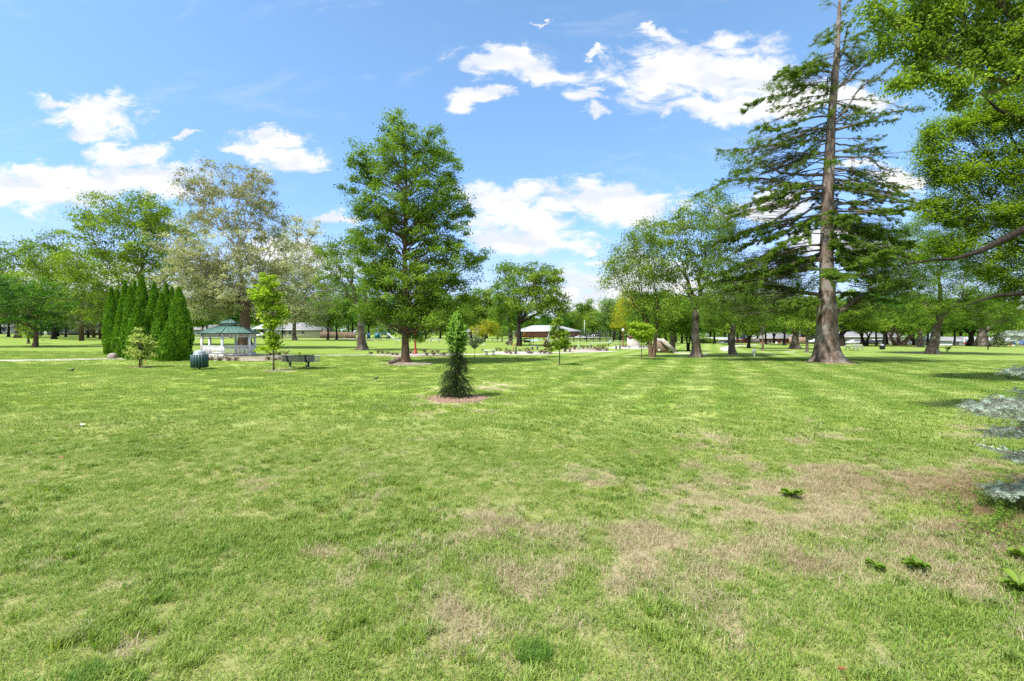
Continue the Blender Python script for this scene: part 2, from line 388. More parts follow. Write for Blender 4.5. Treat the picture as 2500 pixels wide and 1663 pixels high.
def lawn_blades():
    mt, gg, out = newmat('grass_blade')
    da = gg.n('ShaderNodeAttribute', attribute_name='dry', attribute_type='INSTANCER').outputs['Fac']
    ra = gg.n('ShaderNodeAttribute', attribute_name='red', attribute_type='INSTANCER').outputs['Fac']
    ti = gg.n('ShaderNodeAttribute', attribute_name='tint').outputs['Fac']
    oi = gg.n('ShaderNodeObjectInfo').outputs['Random']
    c, st = grass_color(gg, da, ra, ti)
    c = gg.mix(gg.m('MULTIPLY', gg.m('POWER', oi, 1.5), .80), c, (0.095, 0.215, 0.016))
    c = gg.mix(gg.sstep(ti, .25, 1.0), c, gg.mix(1.0, c, (1.45, 1.35, 1.2), 'MULTIPLY'))
    isst = gg.sstep(gg.m('ADD', gg.m('MULTIPLY', da, .75), gg.m('MULTIPLY', ti, .72)), .70, .88)
    c = gg.mix(isst, c, st)
    b = gg.n('ShaderNodeBsdfPrincipled'); gg.l(c, b.inputs['Base Color']); b.inputs['Roughness'].default_value = .5
    b.inputs['Specular IOR Level'].default_value = .3
    tr = gg.n('ShaderNodeBsdfTranslucent'); gg.l(gg.mix(1.0, c, (1.2, 1.2, .7), 'MULTIPLY'), tr.inputs[0])
    mx = gg.n('ShaderNodeMixShader'); mx.inputs[0].default_value = .35
    gg.l(b.outputs[0], mx.inputs[1]); gg.l(tr.outputs[0], mx.inputs[2]); gg.l(mx.outputs[0], out.inputs[0])
    coll = bpy.data.collections.new('tuft_shapes')
    specs = [(24, .022, .055, .0060, .075, 1.0, 1), (24, .028, .068, .0058, .08, 1.1, 2), (22, .02, .055, .0056, .07, 1.3, 3), (26, .045, .095, .0062, .055, .8, 4),
             (26, .04, .09, .0042, .09, 1.5, 5), (28, .04, .10, .0042, .10, 1.52, 6),
             (60, .03, .07, .010, .22, .8, 7), (60, .035, .08, .010, .24, .9, 8)]
    for k, s_ in enumerate(specs):
        o = blades(*s_).build('tuft_%02d' % k, mt); sc.collection.objects.unlink(o); coll.objects.link(o)
    r = np.random.RandomState(5)
    pts, idx, scl = [], [], []
    def zone(y0, y1, dens, kinds, smin, smax):
        n = int(dens*(y1*y1-y0*y0)*1.14)
        y = np.sqrt(r.uniform(y0*y0, y1*y1, n)); x = r.uniform(-1.14, 1.14, n)*y
        d = dryness(x, y)
        k = r.choice(kinds, n)
        if y0 < 12:
            tall = (fbm(x*1.9, y*1.9, 31, 4) > .575) & (r.uniform(0, 1, n) < .55) & (d < .62)
            k = np.where(tall, 3, k)
        k = np.where((r.uniform(0, 1, n) < d*.5+.10) & (k < 6), r.choice([4, 5], n), k)
        keep = r.uniform(0, 1, n) < np.where(k >= 6, 1-.9*d, 1.0)
        # a mulch ring round the young spruce and the bed round the big tree stay free
        for cx, cy, rad in NOGRASS: keep &= (x-cx)**2+(y-cy)**2 > rad*rad
        x, y, k, d = x[keep], y[keep], k[keep], d[keep]
        pts.append(np.c_[x, y, gz(x, y)-.004]); idx.append(k)
        big = .75+.7*fbm(x*.9, y*.9, 12, 3)
        scl.append(r.uniform(smin, smax, len(x))*big*np.where(k < 4, 1-.35*d, 1.0))
    zone(1.3, 5, 360, [0, 1, 2], .7, 1.15)
    zone(5, 9, 230, [0, 1, 2], .7, 1.1)
    zone(9, 15, 60, [0, 1, 6], .8, 1.1)
    zone(15, 26, 16, [6, 7], .8, 1.2)
    zone(26, 42, 6, [6, 7], .9, 1.4)
    P = np.concatenate(pts); K = np.concatenate(idx); S = np.concatenate(scl); n = len(P)
    me = bpy.data.meshes.new('grass'); me.vertices.add(n); me.vertices.foreach_set('co', P.astype(np.float32).ravel())
    for nm, val in (('dry', dryness(P[:, 0], P[:, 1])), ('red', redsoil(P[:, 0], P[:, 1])), ('scl', S), ('rot', r.uniform(0, 6.28, n))):
        a = me.attributes.new(nm, 'FLOAT', 'POINT'); a.data.foreach_set('value', val.astype(np.float32))
    a = me.attributes.new('kindi', 'INT', 'POINT'); a.data.foreach_set('value', K.astype(np.int32))
    me.materials.append(mt)
    o = bpy.data.objects.new('grass', me); sc.collection.objects.link(o)
    tag(o, 'short mown lawn grass with dry straw patches over the whole park', 'grass', kind='stuff')
    ng = bpy.data.node_groups.new('grass_scatter', 'GeometryNodeTree')
    ng.interface.new_socket('Geometry', in_out='INPUT', socket_type='NodeSocketGeometry')
    ng.interface.new_socket('Geometry', in_out='OUTPUT', socket_type='NodeSocketGeometry')
    q = NG(ng); gi = q.n('NodeGroupInput'); go = q.n('NodeGroupOutput')
    ci = q.n('GeometryNodeCollectionInfo'); ci.inputs['Collection'].default_value = coll
    ci.inputs['Separate Children'].default_value = True; ci.inputs['Reset Children'].default_value = True
    ip = q.n('GeometryNodeInstanceOnPoints'); ip.inputs['Pick Instance'].default_value = True
    def na(nm, t):
        nd = q.n('GeometryNodeInputNamedAttribute', data_type=t); nd.inputs['Name'].default_value = nm
        return nd.outputs['Attribute']
    q.l(gi.outputs[0], ip.inputs['Points']); q.l(ci.outputs[0], ip.inputs['Instance']); q.l(na('kindi', 'INT'), ip.inputs['Instance Index'])
    cx = q.n('ShaderNodeCombineXYZ'); q.l(na('rot', 'FLOAT'), cx.inputs[2])
    er = q.n('FunctionNodeEulerToRotation'); q.l(cx.outputs[0], er.inputs[0]); q.l(er.outputs[0], ip.inputs['Rotation'])
    cs = q.n('ShaderNodeCombineXYZ'); sa = na('scl', 'FLOAT')
    for k in range(3): q.l(sa, cs.inputs[k])
    q.l(cs.outputs[0], ip.inputs['Scale']); q.l(ip.outputs[0], go.inputs[0])
    md = o.modifiers.new('scatter', 'NODES'); md.node_group = ng
    print('tufts', n)
_s = at(1115, 975); _t = at(989, 885)
NOGRASS = [(_s.x, _s.y, .95), (_t.x, _t.y, 1.9), (at(343, 896).x, at(343, 896).y, .45), (at(676, 904).x, at(676, 904).y, .5)]
lawn_blades()
# ------------------------------------------------------------------ plant materials
M = {}
M['leaf'] = leafmat('leaf', (0.062, 0.142, 0.012), (0.225, 0.350, 0.034), 0.45)
M['leaf_bright'] = leafmat('leaf_bright', (0.085, 0.165, 0.012), (0.290, 0.410, 0.040), 0.45)
M['leaf_lime'] = leafmat('leaf_lime', (0.150, 0.270, 0.015), (0.430, 0.570, 0.050), 0.5)
M['leaf_yellow'] = leafmat('leaf_yellow', (0.194, 0.248, 0.011), (0.527, 0.484, 0.032), .45)
M['leaf_dark'] = leafmat('leaf_dark', (0.025, 0.100, 0.007), (0.104, 0.268, 0.018), .28)
M['leaf_olive'] = leafmat('leaf_olive', (0.090, 0.174, 0.016), (0.280, 0.393, 0.038), .35)
M['leaf_pale'] = leafmat('leaf_pale', (0.160, 0.175, 0.080), (0.600, 0.610, 0.400), .40)
M['leaf_rust'] = leafmat('leaf_rust', (0.140, 0.150, 0.070), (0.420, 0.430, 0.240), 0.4)
M['leaf_limepale'] = leafmat('leaf_limepale', (0.20, 0.28, 0.06), (0.50, 0.58, 0.18), .45)
M['leaf_locust'] = leafmat('leaf_locust', (0.090, 0.170, 0.015), (0.285, 0.420, 0.042), 0.52)
M['leaf_grey'] = leafmat('leaf_grey', (0.091, 0.172, 0.037), (0.240, 0.364, 0.073), .3)
M['needle'] = leafmat('needle', (0.060, 0.120, 0.012), (0.215, 0.350, 0.034), 0.38)
M['needle_lime'] = leafmat('needle_lime', (0.130, 0.290, 0.040), (0.420, 0.640, 0.110), .4)
M['needle_dark'] = leafmat('needle_dark', (0.028, 0.070, 0.020), (0.105, 0.190, 0.050), 0.15)
M['needle_blue'] = leafmat('needle_blue', (0.220, 0.300, 0.245), (0.540, 0.640, 0.540), 0.15)
M['needle_grey'] = leafmat('needle_grey', (0.066, 0.100, 0.050), (0.198, 0.248, 0.110), .15)
M['cedar'] = leafmat('cedar_spray', (0.036, 0.120, 0.009), (0.192, 0.381, 0.020), .2)
M['dry_leaf'] = leafmat('dry_leaf', (0.060, 0.035, 0.025), (0.210, 0.120, 0.090), .1)
M['heath'] = leafmat('heath_leaf', (0.050, 0.070, 0.025), (0.190, 0.190, 0.080), .2)
M['white_leaf'] = leafmat('white_leaf', (0.28, 0.36, 0.14), (0.72, 0.74, 0.55), 0.4)
M['weed'] = leafmat('weed', (0.060, 0.130, 0.012), (0.190, 0.290, 0.035), 0.3)
M['bark'] = barkmat('bark_grey', (0.17, 0.135, 0.105), (0.070, 0.050, 0.038), patch=((.20, .175, .145), 1.2))
M['bark_dark'] = barkmat('bark_dark', (0.045, 0.034, 0.027), (0.018, 0.013, 0.010))
M['bark_larch'] = barkmat('bark_larch', (0.23, 0.18, 0.145), (0.075, 0.050, 0.038), vs=.22, scale=7.0, bump=1.0, patch=((.24, .21, .185), .8))
M['bark_white'] = barkmat('bark_white', (0.62, 0.58, 0.50), (0.30, 0.27, 0.22), vs=.6, scale=3.0, bump=.3)
M['bark_sycamore'] = barkmat('bark_sycamore', (0.62, 0.58, 0.50), (0.36, 0.32, 0.26), vs=.5, scale=3.0, bump=.3, foot=((.17, .11, .08), 5.0, 9.0))
M['bark_brown'] = barkmat('bark_brown', (0.19, 0.125, 0.085), (0.085, 0.050, 0.034))
M['limb'] = barkmat('limb_bark', (0.22, 0.18, 0.14), (0.11, 0.085, 0.065))
rs = np.random.RandomState(11)
def rdir(n, r=rs):
    v = r.normal(size=(n, 3)); return v/np.linalg.norm(v, axis=1, keepdims=True)
def leafquads(m, C, size, r=rs, tint=None, flat=0.35, aspect=.62, droop=0.0):
    """diamond leaves folded along the rib at centres C"""
    n = len(C); size = np.broadcast_to(np.asarray(size, float), (n,))*r.uniform(.6, 1.25, n)
    d = rdir(n, r); d[:, 2] = d[:, 2]*(1-flat)-droop; d /= np.linalg.norm(d, axis=1, keepdims=True)
    nrm = rdir(n, r)*.8+np.array([0, 0, 1.0])*flat*2; s = np.cross(nrm, d); s /= np.maximum(np.linalg.norm(s, axis=1, keepdims=True), 1e-6)
    L = size[:, None]
    V = np.stack([C-d*L*.5, C-s*L*aspect*.5, C+d*L*.55, C+s*L*aspect*.5], 1).reshape(-1, 3)
    i = np.arange(n)*4
    t = r.uniform(0, 1, n) if tint is None else np.clip(tint+r.uniform(-.3, .3, n), 0, 1)
    m.add(V, [np.stack([i, i+1, i+2, i+3], 1)], np.repeat(t, 4))
def curve(p, q, bow, n=5, r=rs, wob=.06, up=0.0):
    p, q = np.asarray(p, float), np.asarray(q, float); L = np.linalg.norm(q-p)
    t = np.linspace(0, 1, n)[:, None]
    P = p*(1-t)+q*t
    P = P+np.array([0, 0, 1.0])*(4*t*(1-t))*bow*L+r.normal(size=(n, 3))*wob*L*np.sin(t*math.pi)
    return P
def kmeans(P, k, r):
    c = P[r.choice(len(P), k, replace=False)]
    for _ in range(5):
        a = ((P[:, None]-c[None])**2).sum(-1).argmin(1)
        c = np.array([P[a == i].mean(0) if (a == i).any() else c[i] for i in range(k)])
    return a
def ellipsoid_points(fr, ell, n, r, depth=1.0, ylim=None, hollow=.35):
    """n points in a union of crown lobes given in picture pixels at the tree's distance"""
    area = np.array([e[2]*e[3] for e in ell], float); k = np.maximum(1, np.round(n*area/area.sum())).astype(int)
    out = []
    mid = np.mean([e[0] for e in ell]); span = max(abs(e[0]-mid)+e[2] for e in ell)
    for e, kk in zip(ell, k):
        cx, cy, rx, ry = e[:4]; dy = e[4] if len(e) > 4 else 0.0
        c = fr.P(cx, cy); s = 1/fr.k
        u = rdir(kk, r)*(r.uniform(hollow, 1, kk)**(1/2.2))[:, None]
        room = math.sqrt(max(span*span-(cx-mid)**2, 0))/span
        rd = max(rx, ry)*depth*(.55+.6*room)
        out.append(np.c_[c[0]+u[:, 0]*rx*s, dy+u[:, 1]*rd*s+r.uniform(-1, 1, kk)*.25*rd*s, c[2]+u[:, 2]*ry*s])
    return np.concatenate(out)
def grow(m, twm, p, n_tot, pts, r0, r, lev=0, up=.05, minr=.012):
    """branch tree from point p to the clump centres pts, splitting by clusters"""
    n = len(pts)
    if n <= 3 or lev > 7:
        for q in pts:
            L = np.linalg.norm(q-p)
            P = curve(p, q, up*.5, 4, r, .05)
            twm.tube(P, np.linspace(max(minr*1.2, r0*.45), minr*.4, 4), 3, cap=False)
        return
    k = 2 if n < 10 else 3
    a = kmeans(pts, k, r)
    for i in range(k):
        s = pts[a == i]
        if not len(s): continue
        c = s.mean(0); fr_ = .45 if len(s) > 6 else .55
        e = p+(c-p)*fr_; e[2] -= .06*abs(c[2]-p[2])
        rr = max(minr*1.5, r0*(len(s)/n)**.5)
        P = curve(p, e, up, 5, r, .045)
        (m if rr > .035 else twm).tube(P, np.linspace(min(rr*1.15, r0), rr*.8, 5), 7 if rr > .08 else 4, cap=False)
        grow(m, twm, P[-1], n_tot, s, rr*.8, r, lev+1, up, minr)
def tree(name, label, px, py, D=None, tw=12, fork=None, ell=(), n=160, lpc=45, leaf=.13, clump=.55, lm='leaf', bm='bark', lead=False,
         group=None, cat='tree', seed=None, depth=1.0, lean=0.0, hollow=.35, flat=.35, droop=0.0, twr=.012, flare=1.5, up=.06, trunks=1, tops=None, tintsd=.22, lm2=None, limb='limb'):
    """tree > trunk (bark), crown (leaves), twigs; all crown lobes in picture pixels at the tree's own distance"""
    r = np.random.RandomState(seed if seed is not None else int(px*7+py) & 0xffff)
    fr = Fr(px, py, D); root = thing(name, label, cat, fr.o, 0, group)
    ell = list(ell); cy = [e[1] for e in ell]
    if fork is None: fork = max(e[1]+e[3]*.4 for e in ell)
    R0 = tw/2/fr.k; zf = H+(HY-fork)/F*fr.D-fr.o.z; zf = max(zf, .6)
    pts = ellipsoid_points(fr, ell, n, r, depth, hollow=hollow)
    pts[:, 2] = np.maximum(pts[:, 2], .5)
    m, tm = MB(), MB()
    nb = 8 if not lead else 14
    ztop = zf if not lead else H+(HY-min(e[1] for e in ell))/F*fr.D-fr.o.z
    for ti in range(trunks):
        off = 0 if trunks == 1 else (ti-(trunks-1)/2)*R0*2.2
        sp_ = pts if trunks == 1 else pts[np.argsort(pts[:, 0])][int(len(pts)*ti/trunks):int(len(pts)*(ti+1)/trunks)]
        t = np.linspace(0, 1, nb)
        path = np.c_[off*(.25+.75*t*1.5)+lean*t/fr.k+np.cumsum(r.normal(size=nb))*R0*.10, np.cumsum(r.normal(size=nb))*R0*.10, t*ztop]
        path[0, :2] = (off*.25, 0)
        rad = R0/math.sqrt(trunks)*(1-t*(.30 if not lead else .93))
        z = path[:, 2]; rad = rad*(1+(flare-1)*np.exp(-z/(R0*1.6+.05)))
        # finer steps near the foot
        zz = np.concatenate([np.array([-.15, .0, .06, .15, .3, .5])*min(1, R0*3+.3), path[1:, 2]]); zz = np.unique(zz)
        px_ = np.interp(zz, path[:, 2], path[:, 0]); py_ = np.interp(zz, path[:, 2], path[:, 1])
        rr = np.interp(zz, path[:, 2], R0/math.sqrt(trunks)*(1-t*(.30 if not lead else .93)))*(1+(flare-1)*np.exp(-np.maximum(zz, 0)/(R0*1.4+.04)))
        sides = 14 if R0 > .15 else 8
        k0 = m.n
        m.tube(np.c_[px_, py_, zz], rr, sides)
        V = m.v[-1]; ang = np.arctan2(V[:, 1]-py_.mean(), V[:, 0]-px_.mean()); fl = np.exp(-np.maximum(V[:, 2], 0)/(R0*1.2+.05))
        cx_ = np.interp(V[:, 2], zz, px_); cy_ = np.interp(V[:, 2], zz, py_)
        w = 1+(.16*np.sin(ang*3+r.uniform(0, 6))+.12*np.sin(ang*5+r.uniform(0, 6)))*(.25+fl*1.1)
        V[:, 0] = cx_+(V[:, 0]-cx_)*w; V[:, 1] = cy_+(V[:, 1]-cy_)*w
        if not lead:
            top = path[-1].copy()
            # limbs leave at slightly different heights
            k = 4 if len(sp_) > 24 else 3
            a = kmeans(sp_, min(k, len(sp_)), r)
            for i in range(k):
                s = sp_[a == i]
                if not len(s): continue
                st = top.copy(); st[2] -= r.uniform(0, .18)*zf
                c = s.mean(0); e = st+(c-st)*.5
                rr_ = R0/math.sqrt(trunks)*.9*(len(s)/len(sp_))**.5
                P = curve(st, e, up, 6, r, .04)
                m.tube(P, np.linspace(rr_*1.1, rr_*.72, 6), 9, cap=False)
                grow(m, tm, P[-1], len(sp_), s, rr_*.72, r, 1, up, twr)
        else:
            o_ = np.argsort(sp_[:, 2]); ng_ = max(6, int(len(sp_)/14)); 
            for ch in np.array_split(o_, ng_):
                s = sp_[ch]; ang2 = np.arctan2(s[:, 1], s[:, 0]); 
                for half in range(3):
                    q = s[((ang2+math.pi)/(2*math.pi)*3).astype(int).clip(0, 2) == half]
                    if not len(q): continue
                    c = q.mean(0); hd = math.hypot(c[0], c[1]); zs = np.clip(c[2]-hd*.75-.3, zf*.9, ztop*.97)
                    st = np.array([np.interp(zs, path[:, 2], path[:, 0]), np.interp(zs, path[:, 2], path[:, 1]), zs])
                    rr_ = max(.02, min(R0*(1-.93*zs/ztop)*.55, R0*.35*(len(q)/8)**.5))
                    grow(m, tm, st, len(sp_), q, rr_, r, 2, up, twr)
    m.merge(tm).build('trunk', M[bm], root, smooth=True, m2=M[limb])
    # leaves
    tint = np.clip(.5+r.normal(size=len(pts))*tintsd, .05, .95)
    cr = clump
    lpc = int(lpc*1.6); leaf *= 1.22; cr *= 1.14
    idx = np.repeat(np.arange(len(pts)), lpc)
    sz = cr*np.repeat(r.uniform(.55, 1.35, len(pts)), lpc)
    off = r.normal(size=(len(idx), 3))*.5*sz[:, None]*np.array([1, 1, .55])
    off[:, 2] += sz*.12
    if droop: off[:, 2] -= r.uniform(0, 1, len(idx))**1.3*droop*sz
    C = pts[idx]+off
    lc = MB(); leafquads(lc, C, leaf, r, tint[idx], flat, droop=droop*.5)
    if lm2:
        sel = C[:, 2] > np.quantile(C[:, 2], .72)
        lc = MB(); leafquads(lc, C[~sel], leaf, r, tint[idx][~sel], flat)
        l2 = MB(); leafquads(l2, C[sel], leaf, r, tint[idx][sel], flat); l2.build('upper_crown', M[lm2], root)
    lc.build('crown', M[lm], root)
    return root
# ------------------------------------------------------------------ the named trees
tree('shade_tree', 'tall full green two-topped tree on a pale gravel ring at the centre', 989, 885, tw=18, fork=812, lead=True, n=720, lpc=92, leaf=.112, clump=.48, lm='leaf', bm='bark_brown', twr=.01, up=.02, hollow=.1, depth=.9,
     ell=[(975, 312, 40, 42), (1058, 348, 30, 36), (893, 392, 48, 42), (985, 385, 90, 65), (1085, 405, 45, 55), (880, 470, 46, 70), (1000, 480, 110, 85), (1100, 480, 40, 65), (915, 555, 68, 70), (1060, 570, 90, 80), (1135, 520, 22, 38), (925, 650, 60, 70), (1080, 655, 95, 65), (1160, 628, 34, 24), (925, 735, 62, 55), (1095, 720, 85, 50), (1000, 700, 100, 70), (1080, 785, 95, 30), (895, 770, 32, 22), (1000, 770, 60, 30), (1020, 830, 40, 12)])
tree('oak_tree', 'spreading tree with a dark forked trunk and hollow crown beside the tall centre tree', 883, 855, tw=21, fork=765, n=240, lpc=42, leaf=.16, clump=.6, lm='leaf', bm='bark', hollow=.75, twr=.016,
     ell=[(850, 595, 50, 32), (815, 640, 40, 45), (905, 615, 60, 50), (800, 700, 30, 35), (865, 660, 70, 50), (830, 765, 30, 28), (900, 700, 60, 60), (790, 610, 20, 20)])
tree('sycamore', 'tallest pale sycamore with white branches rising behind the gazebo', 597, 850, tw=27, fork=740, lead=False, n=1150, lpc=42, leaf=.155, clump=.60, lm='leaf_pale', lm2='leaf_rust', bm='bark_sycamore', limb='bark_white', hollow=.3, twr=.03, up=.05, depth=.7,
     ell=[(560, 440, 95, 42), (480, 470, 45, 40), (640, 470, 50, 50), (555, 510, 110, 60), (450, 440, 25, 28), (660, 530, 50, 50), (520, 590, 130, 80), (640, 610, 90, 70), (480, 680, 90, 75), (600, 700, 110, 70), (690, 680, 60, 60), (500, 755, 80, 40), (690, 745, 60, 35), (590, 670, 100, 60), (480, 640, 70, 60), (560, 735, 80, 40), (520, 700, 90, 60)])
tree('sycamore', 'smaller pale sycamore with thin grey trunk right of the sapling by the bench', 719, 831, tw=9, fork=760, n=330, lpc=36, leaf=.33, clump=1.3, lm='leaf_pale', bm='bark', limb='bark_white', hollow=.3, twr=.05,
     ell=[(745, 560, 45, 28), (700, 590, 35, 30), (760, 640, 50, 50), (715, 680, 60, 60), (760, 730, 60, 50), (700, 765, 60, 35), (795, 690, 25, 55), (760, 780, 40, 18)])
tree('hackberry_tree', 'large light green broad tree rising behind the row of arborvitaes', 332, 842, tw=15, fork=735, n=700, lpc=46, leaf=.20, clump=.9, lm='leaf_bright', bm='limb', hollow=.45, twr=.03,
     ell=[(250, 515, 55, 36), (330, 518, 70, 40), (400, 525, 60, 45), (200, 540, 24, 25), (300, 590, 95, 50), (400, 600, 80, 60), (250, 655, 90, 50), (330, 680, 80, 60), (430, 680, 50, 80), (230, 745, 80, 40), (180, 700, 40, 40)])
tree('maple_tree', 'bright green maple with lobed crown left of the arborvitae row', 131, 828, tw=9, fork=770, n=320, lpc=46, leaf=.27, clump=1.2, lm='leaf_bright', bm='bark_dark', hollow=.5, twr=.04,
     ell=[(145, 590, 30, 26), (122, 640, 50, 40), (175, 650, 40, 40), (90, 690, 50, 30), (160, 710, 70, 50), (190, 765, 50, 30), (110, 760, 40, 25)])
tree('maple_tree', 'dark green low maple with forked trunk at the left edge', 85, 847, tw=10, fork=800, n=320, lpc=50, leaf=.15, clump=.62, lm='leaf_dark', bm='bark_brown', hollow=.5, flat=.7, twr=.02,
     ell=[(30, 715, 80, 38), (95, 745, 70, 38), (20, 775, 90, 32), (95, 785, 60, 26), (-45, 740, 70, 50), (60, 700, 60, 25)])
tree('maple_tree', 'tall grey-green tree far left with thick short trunk behind the low dark maple', 44, 825, tw=11, fork=790, n=220, lpc=34, leaf=.34, clump=1.4, lm='leaf_grey', bm='bark_brown', hollow=.4, twr=.05,
     ell=[(30, 615, 60, 38), (80, 625, 34, 34), (-25, 650, 50, 50), (60, 690, 60, 60), (10, 740, 70, 50)])
tree('young_tree', 'thin pale young tree just left of the low dark maple trunk', 69, 839, tw=5, fork=820, n=36, lpc=26, leaf=.18, clump=.5, lm='leaf_bright', bm='bark', ell=[(70, 810, 18, 17), (62, 800, 12, 10)])
tree('dark_tree', 'dark round tree standing before the grey house', 138, 822, D=125, tw=9, fork=802, n=90, lpc=40, leaf=.35, clump=1.3, lm='leaf_dark', bm='bark_dark', ell=[(132, 775, 45, 26), (165, 790, 30, 16), (110, 790, 30, 18)])
tree('linden_tree', 'left one of the two joined trees by the tan play tower', 1245, 843, tw=8, fork=800, n=150, lpc=38, leaf=.26, clump=.95, lm='leaf', bm='bark', hollow=.3, twr=.035, ell=[(1243, 668, 36, 26), (1240, 715, 38, 45), (1250, 770, 40, 40), (1222, 750, 16, 40)], group=None)
tree('linden_tree', 'right one of the two joined trees with a wide leaning crown', 1267, 845, tw=12, fork=790, n=260, lpc=40, leaf=.24, clump=.9, lm='leaf_olive', bm='bark_dark', hollow=.5, twr=.035, ell=[(1318, 668, 50, 26), (1285, 690, 36, 34), (1335, 705, 45, 40), (1368, 745, 24, 28), (1350, 760, 40, 22), (1300, 735, 60, 34)])
tree('yellow_tree', 'small yellow-green tree left of the two joined trees', 1182, 835, tw=6, fork=812, n=80, lpc=36, leaf=.24, clump=.8, lm='leaf_yellow', bm='bark', trunks=2, ell=[(1186, 798, 28, 17), (1172, 810, 24, 14), (1204, 803, 14, 18)])
tree('small_tree', 'small green tree under the left joined tree', 1226, 834, tw=3, fork=822, n=30, lpc=30, leaf=.28, clump=.8, lm='leaf', bm='bark', ell=[(1227, 812, 22, 14)])
tree('river_birch', 'twin-stemmed birch with drooping left crown beside the stone ramp monument', 1593, 872, tw=13, fork=800, trunks=2, n=330, lpc=44, leaf=.12, clump=.62, lm='leaf_olive', bm='bark_brown', droop=.9, hollow=.2, twr=.012, ell=[(1500, 645, 34, 30), (1478, 690, 18, 18), (1530, 600, 36, 34), (1565, 560, 44, 32), (1545, 670, 50, 50), (1600, 640, 50, 60), (1560, 750, 34, 45), (1610, 740, 40, 50)])
tree('elm_tree', 'tall airy tree with V-forked trunk right of the ramp slab', 1701, 872, tw=20, fork=755, n=420, lpc=36, leaf=.14, clump=.62, lm='leaf_olive', bm='bark', hollow=.25, twr=.014, ell=[(1710, 505, 45, 30), (1655, 545, 45, 36), (1605, 575, 34, 30), (1750, 530, 45, 40), (1700, 580, 90, 50), (1640, 640, 60, 50), (1740, 640, 60, 60), (1680, 710, 70, 50), (1775, 590, 30, 50)])
tree('locust_tree', 'leafy mid-height tree with flared trunk behind the white sign board', 1790, 866, tw=15, fork=790, n=270, lpc=44, leaf=.13, clump=.62, lm='needle', bm='bark', droop=.4, hollow=.2, ell=[(1780, 740, 60, 45), (1830, 720, 55, 45), (1740, 775, 36, 30), (1830, 775, 40, 28), (1790, 690, 50, 30)])
tree('shade_tree', 'broad grey-trunked tree directly behind the stone ramp', 1641, 857, tw=14, fork=800, n=120, lpc=44, leaf=.2, clump=.8, lm='leaf', bm='bark', ell=[(1645, 770, 46, 34), (1620, 790, 30, 26), (1660, 800, 26, 16)])
tree('small_tree', 'small V-stemmed tree between the ramp and the tall airy tree', 1681, 857, tw=7, fork=830, n=60, lpc=40, leaf=.18, clump=.6, lm='leaf', bm='bark_dark', trunks=2, ell=[(1682, 800, 28, 22), (1690, 780, 22, 20)])
tree('willow_tree', 'yellow-green weeping tree behind the globe lamp post', 1535, 836, tw=6, fork=800, n=170, lpc=40, leaf=.22, clump=.9, lm='leaf_yellow', bm='bark', droop=.9, hollow=.2, ell=[(1530, 740, 24, 40), (1515, 780, 18, 30), (1550, 775, 26, 36)])
tree('dark_tree', 'dense dark green tree behind the birch stems', 1585, 842, tw=8, fork=815, n=150, lpc=44, leaf=.24, clump=.95, lm='leaf_dark', bm='bark_dark', ell=[(1590, 760, 34, 50), (1615, 790, 24, 30), (1565, 790, 24, 36)])
tree('maple_tree', 'bright round maple behind the white sign board with parked car to its left', 1828, 850, tw=7, fork=828, n=110, lpc=44, leaf=.22, clump=.8, lm='leaf_bright', bm='bark_dark', ell=[(1826, 795, 44, 26), (1820, 775, 36, 20)])
tree('young_tree', 'slim straight-trunked tree between the white sign board and the wide stump-like trunk', 1862, 856, tw=5, fork=815, n=100, lpc=40, leaf=.16, clump=.6, lm='leaf', bm='bark', ell=[(1862, 770, 36, 30), (1860, 740, 30, 24)])
tree('old_tree', 'tree with very wide grey trunk left of the giant conifer', 1943, 852, tw=17, fork=815, n=230, lpc=44, leaf=.2, clump=.85, lm='leaf', bm='bark', ell=[(1910, 770, 60, 42), (1955, 770, 45, 36), (1920, 730, 50, 30)])
tree('young_tree', 'slim tree just left of the giant conifer foot', 1969, 861, tw=7, fork=824, n=120, lpc=40, leaf=.15, clump=.6, lm='leaf_olive', bm='bark', ell=[(1975, 785, 36, 34), (1985, 760, 26, 24)])
tree('larch_tree', 'light green tree with broad trunk right behind the giant conifer', 2054, 845, tw=13, fork=815, n=170, lpc=44, leaf=.24, clump=.9, lm='leaf_olive', bm='bark_dark', flat=.7, ell=[(2080, 770, 40, 34), (2050, 790, 26, 20), (2110, 790, 36, 22), (2070, 735, 36, 26)])
tree('crab_tree', 'dark low tree with leaning twin trunk behind the white picnic table', 2113, 841, D=100, tw=9, fork=822, n=100, lpc=40, leaf=.26, clump=.9, lm='leaf_olive', bm='bark_dark', trunks=2, ell=[(2115, 795, 44, 18), (2095, 785, 30, 16)])
tree('dark_tree', 'dark blue-green tree behind the domed trash can on the right lawn', 2157, 846, D=105, tw=7, fork=818, n=180, lpc=44, leaf=.28, clump=1.1, lm='leaf_dark', bm='bark', ell=[(2155, 780, 44, 34), (2180, 760, 40, 30), (2140, 740, 40, 30)])
tree('old_tree', 'many-stemmed dark tree right of the domed trash can on the right lawn', 2195, 842, D=112, tw=15, fork=824, n=150, lpc=44, leaf=.3, clump=1.1, lm='leaf', bm='bark_brown', trunks=3, ell=[(2200, 790, 40, 24), (2230, 770, 40, 34), (2190, 760, 44, 30)])
tree('old_tree', 'grey wide-trunked tree just left of the leaning tree on the right lawn', 2243, 847, D=95, tw=12, fork=818, n=130, lpc=44, leaf=.28, clump=1.0, lm='leaf', bm='bark', ell=[(2250, 790, 44, 26), (2270, 760, 40, 30)])
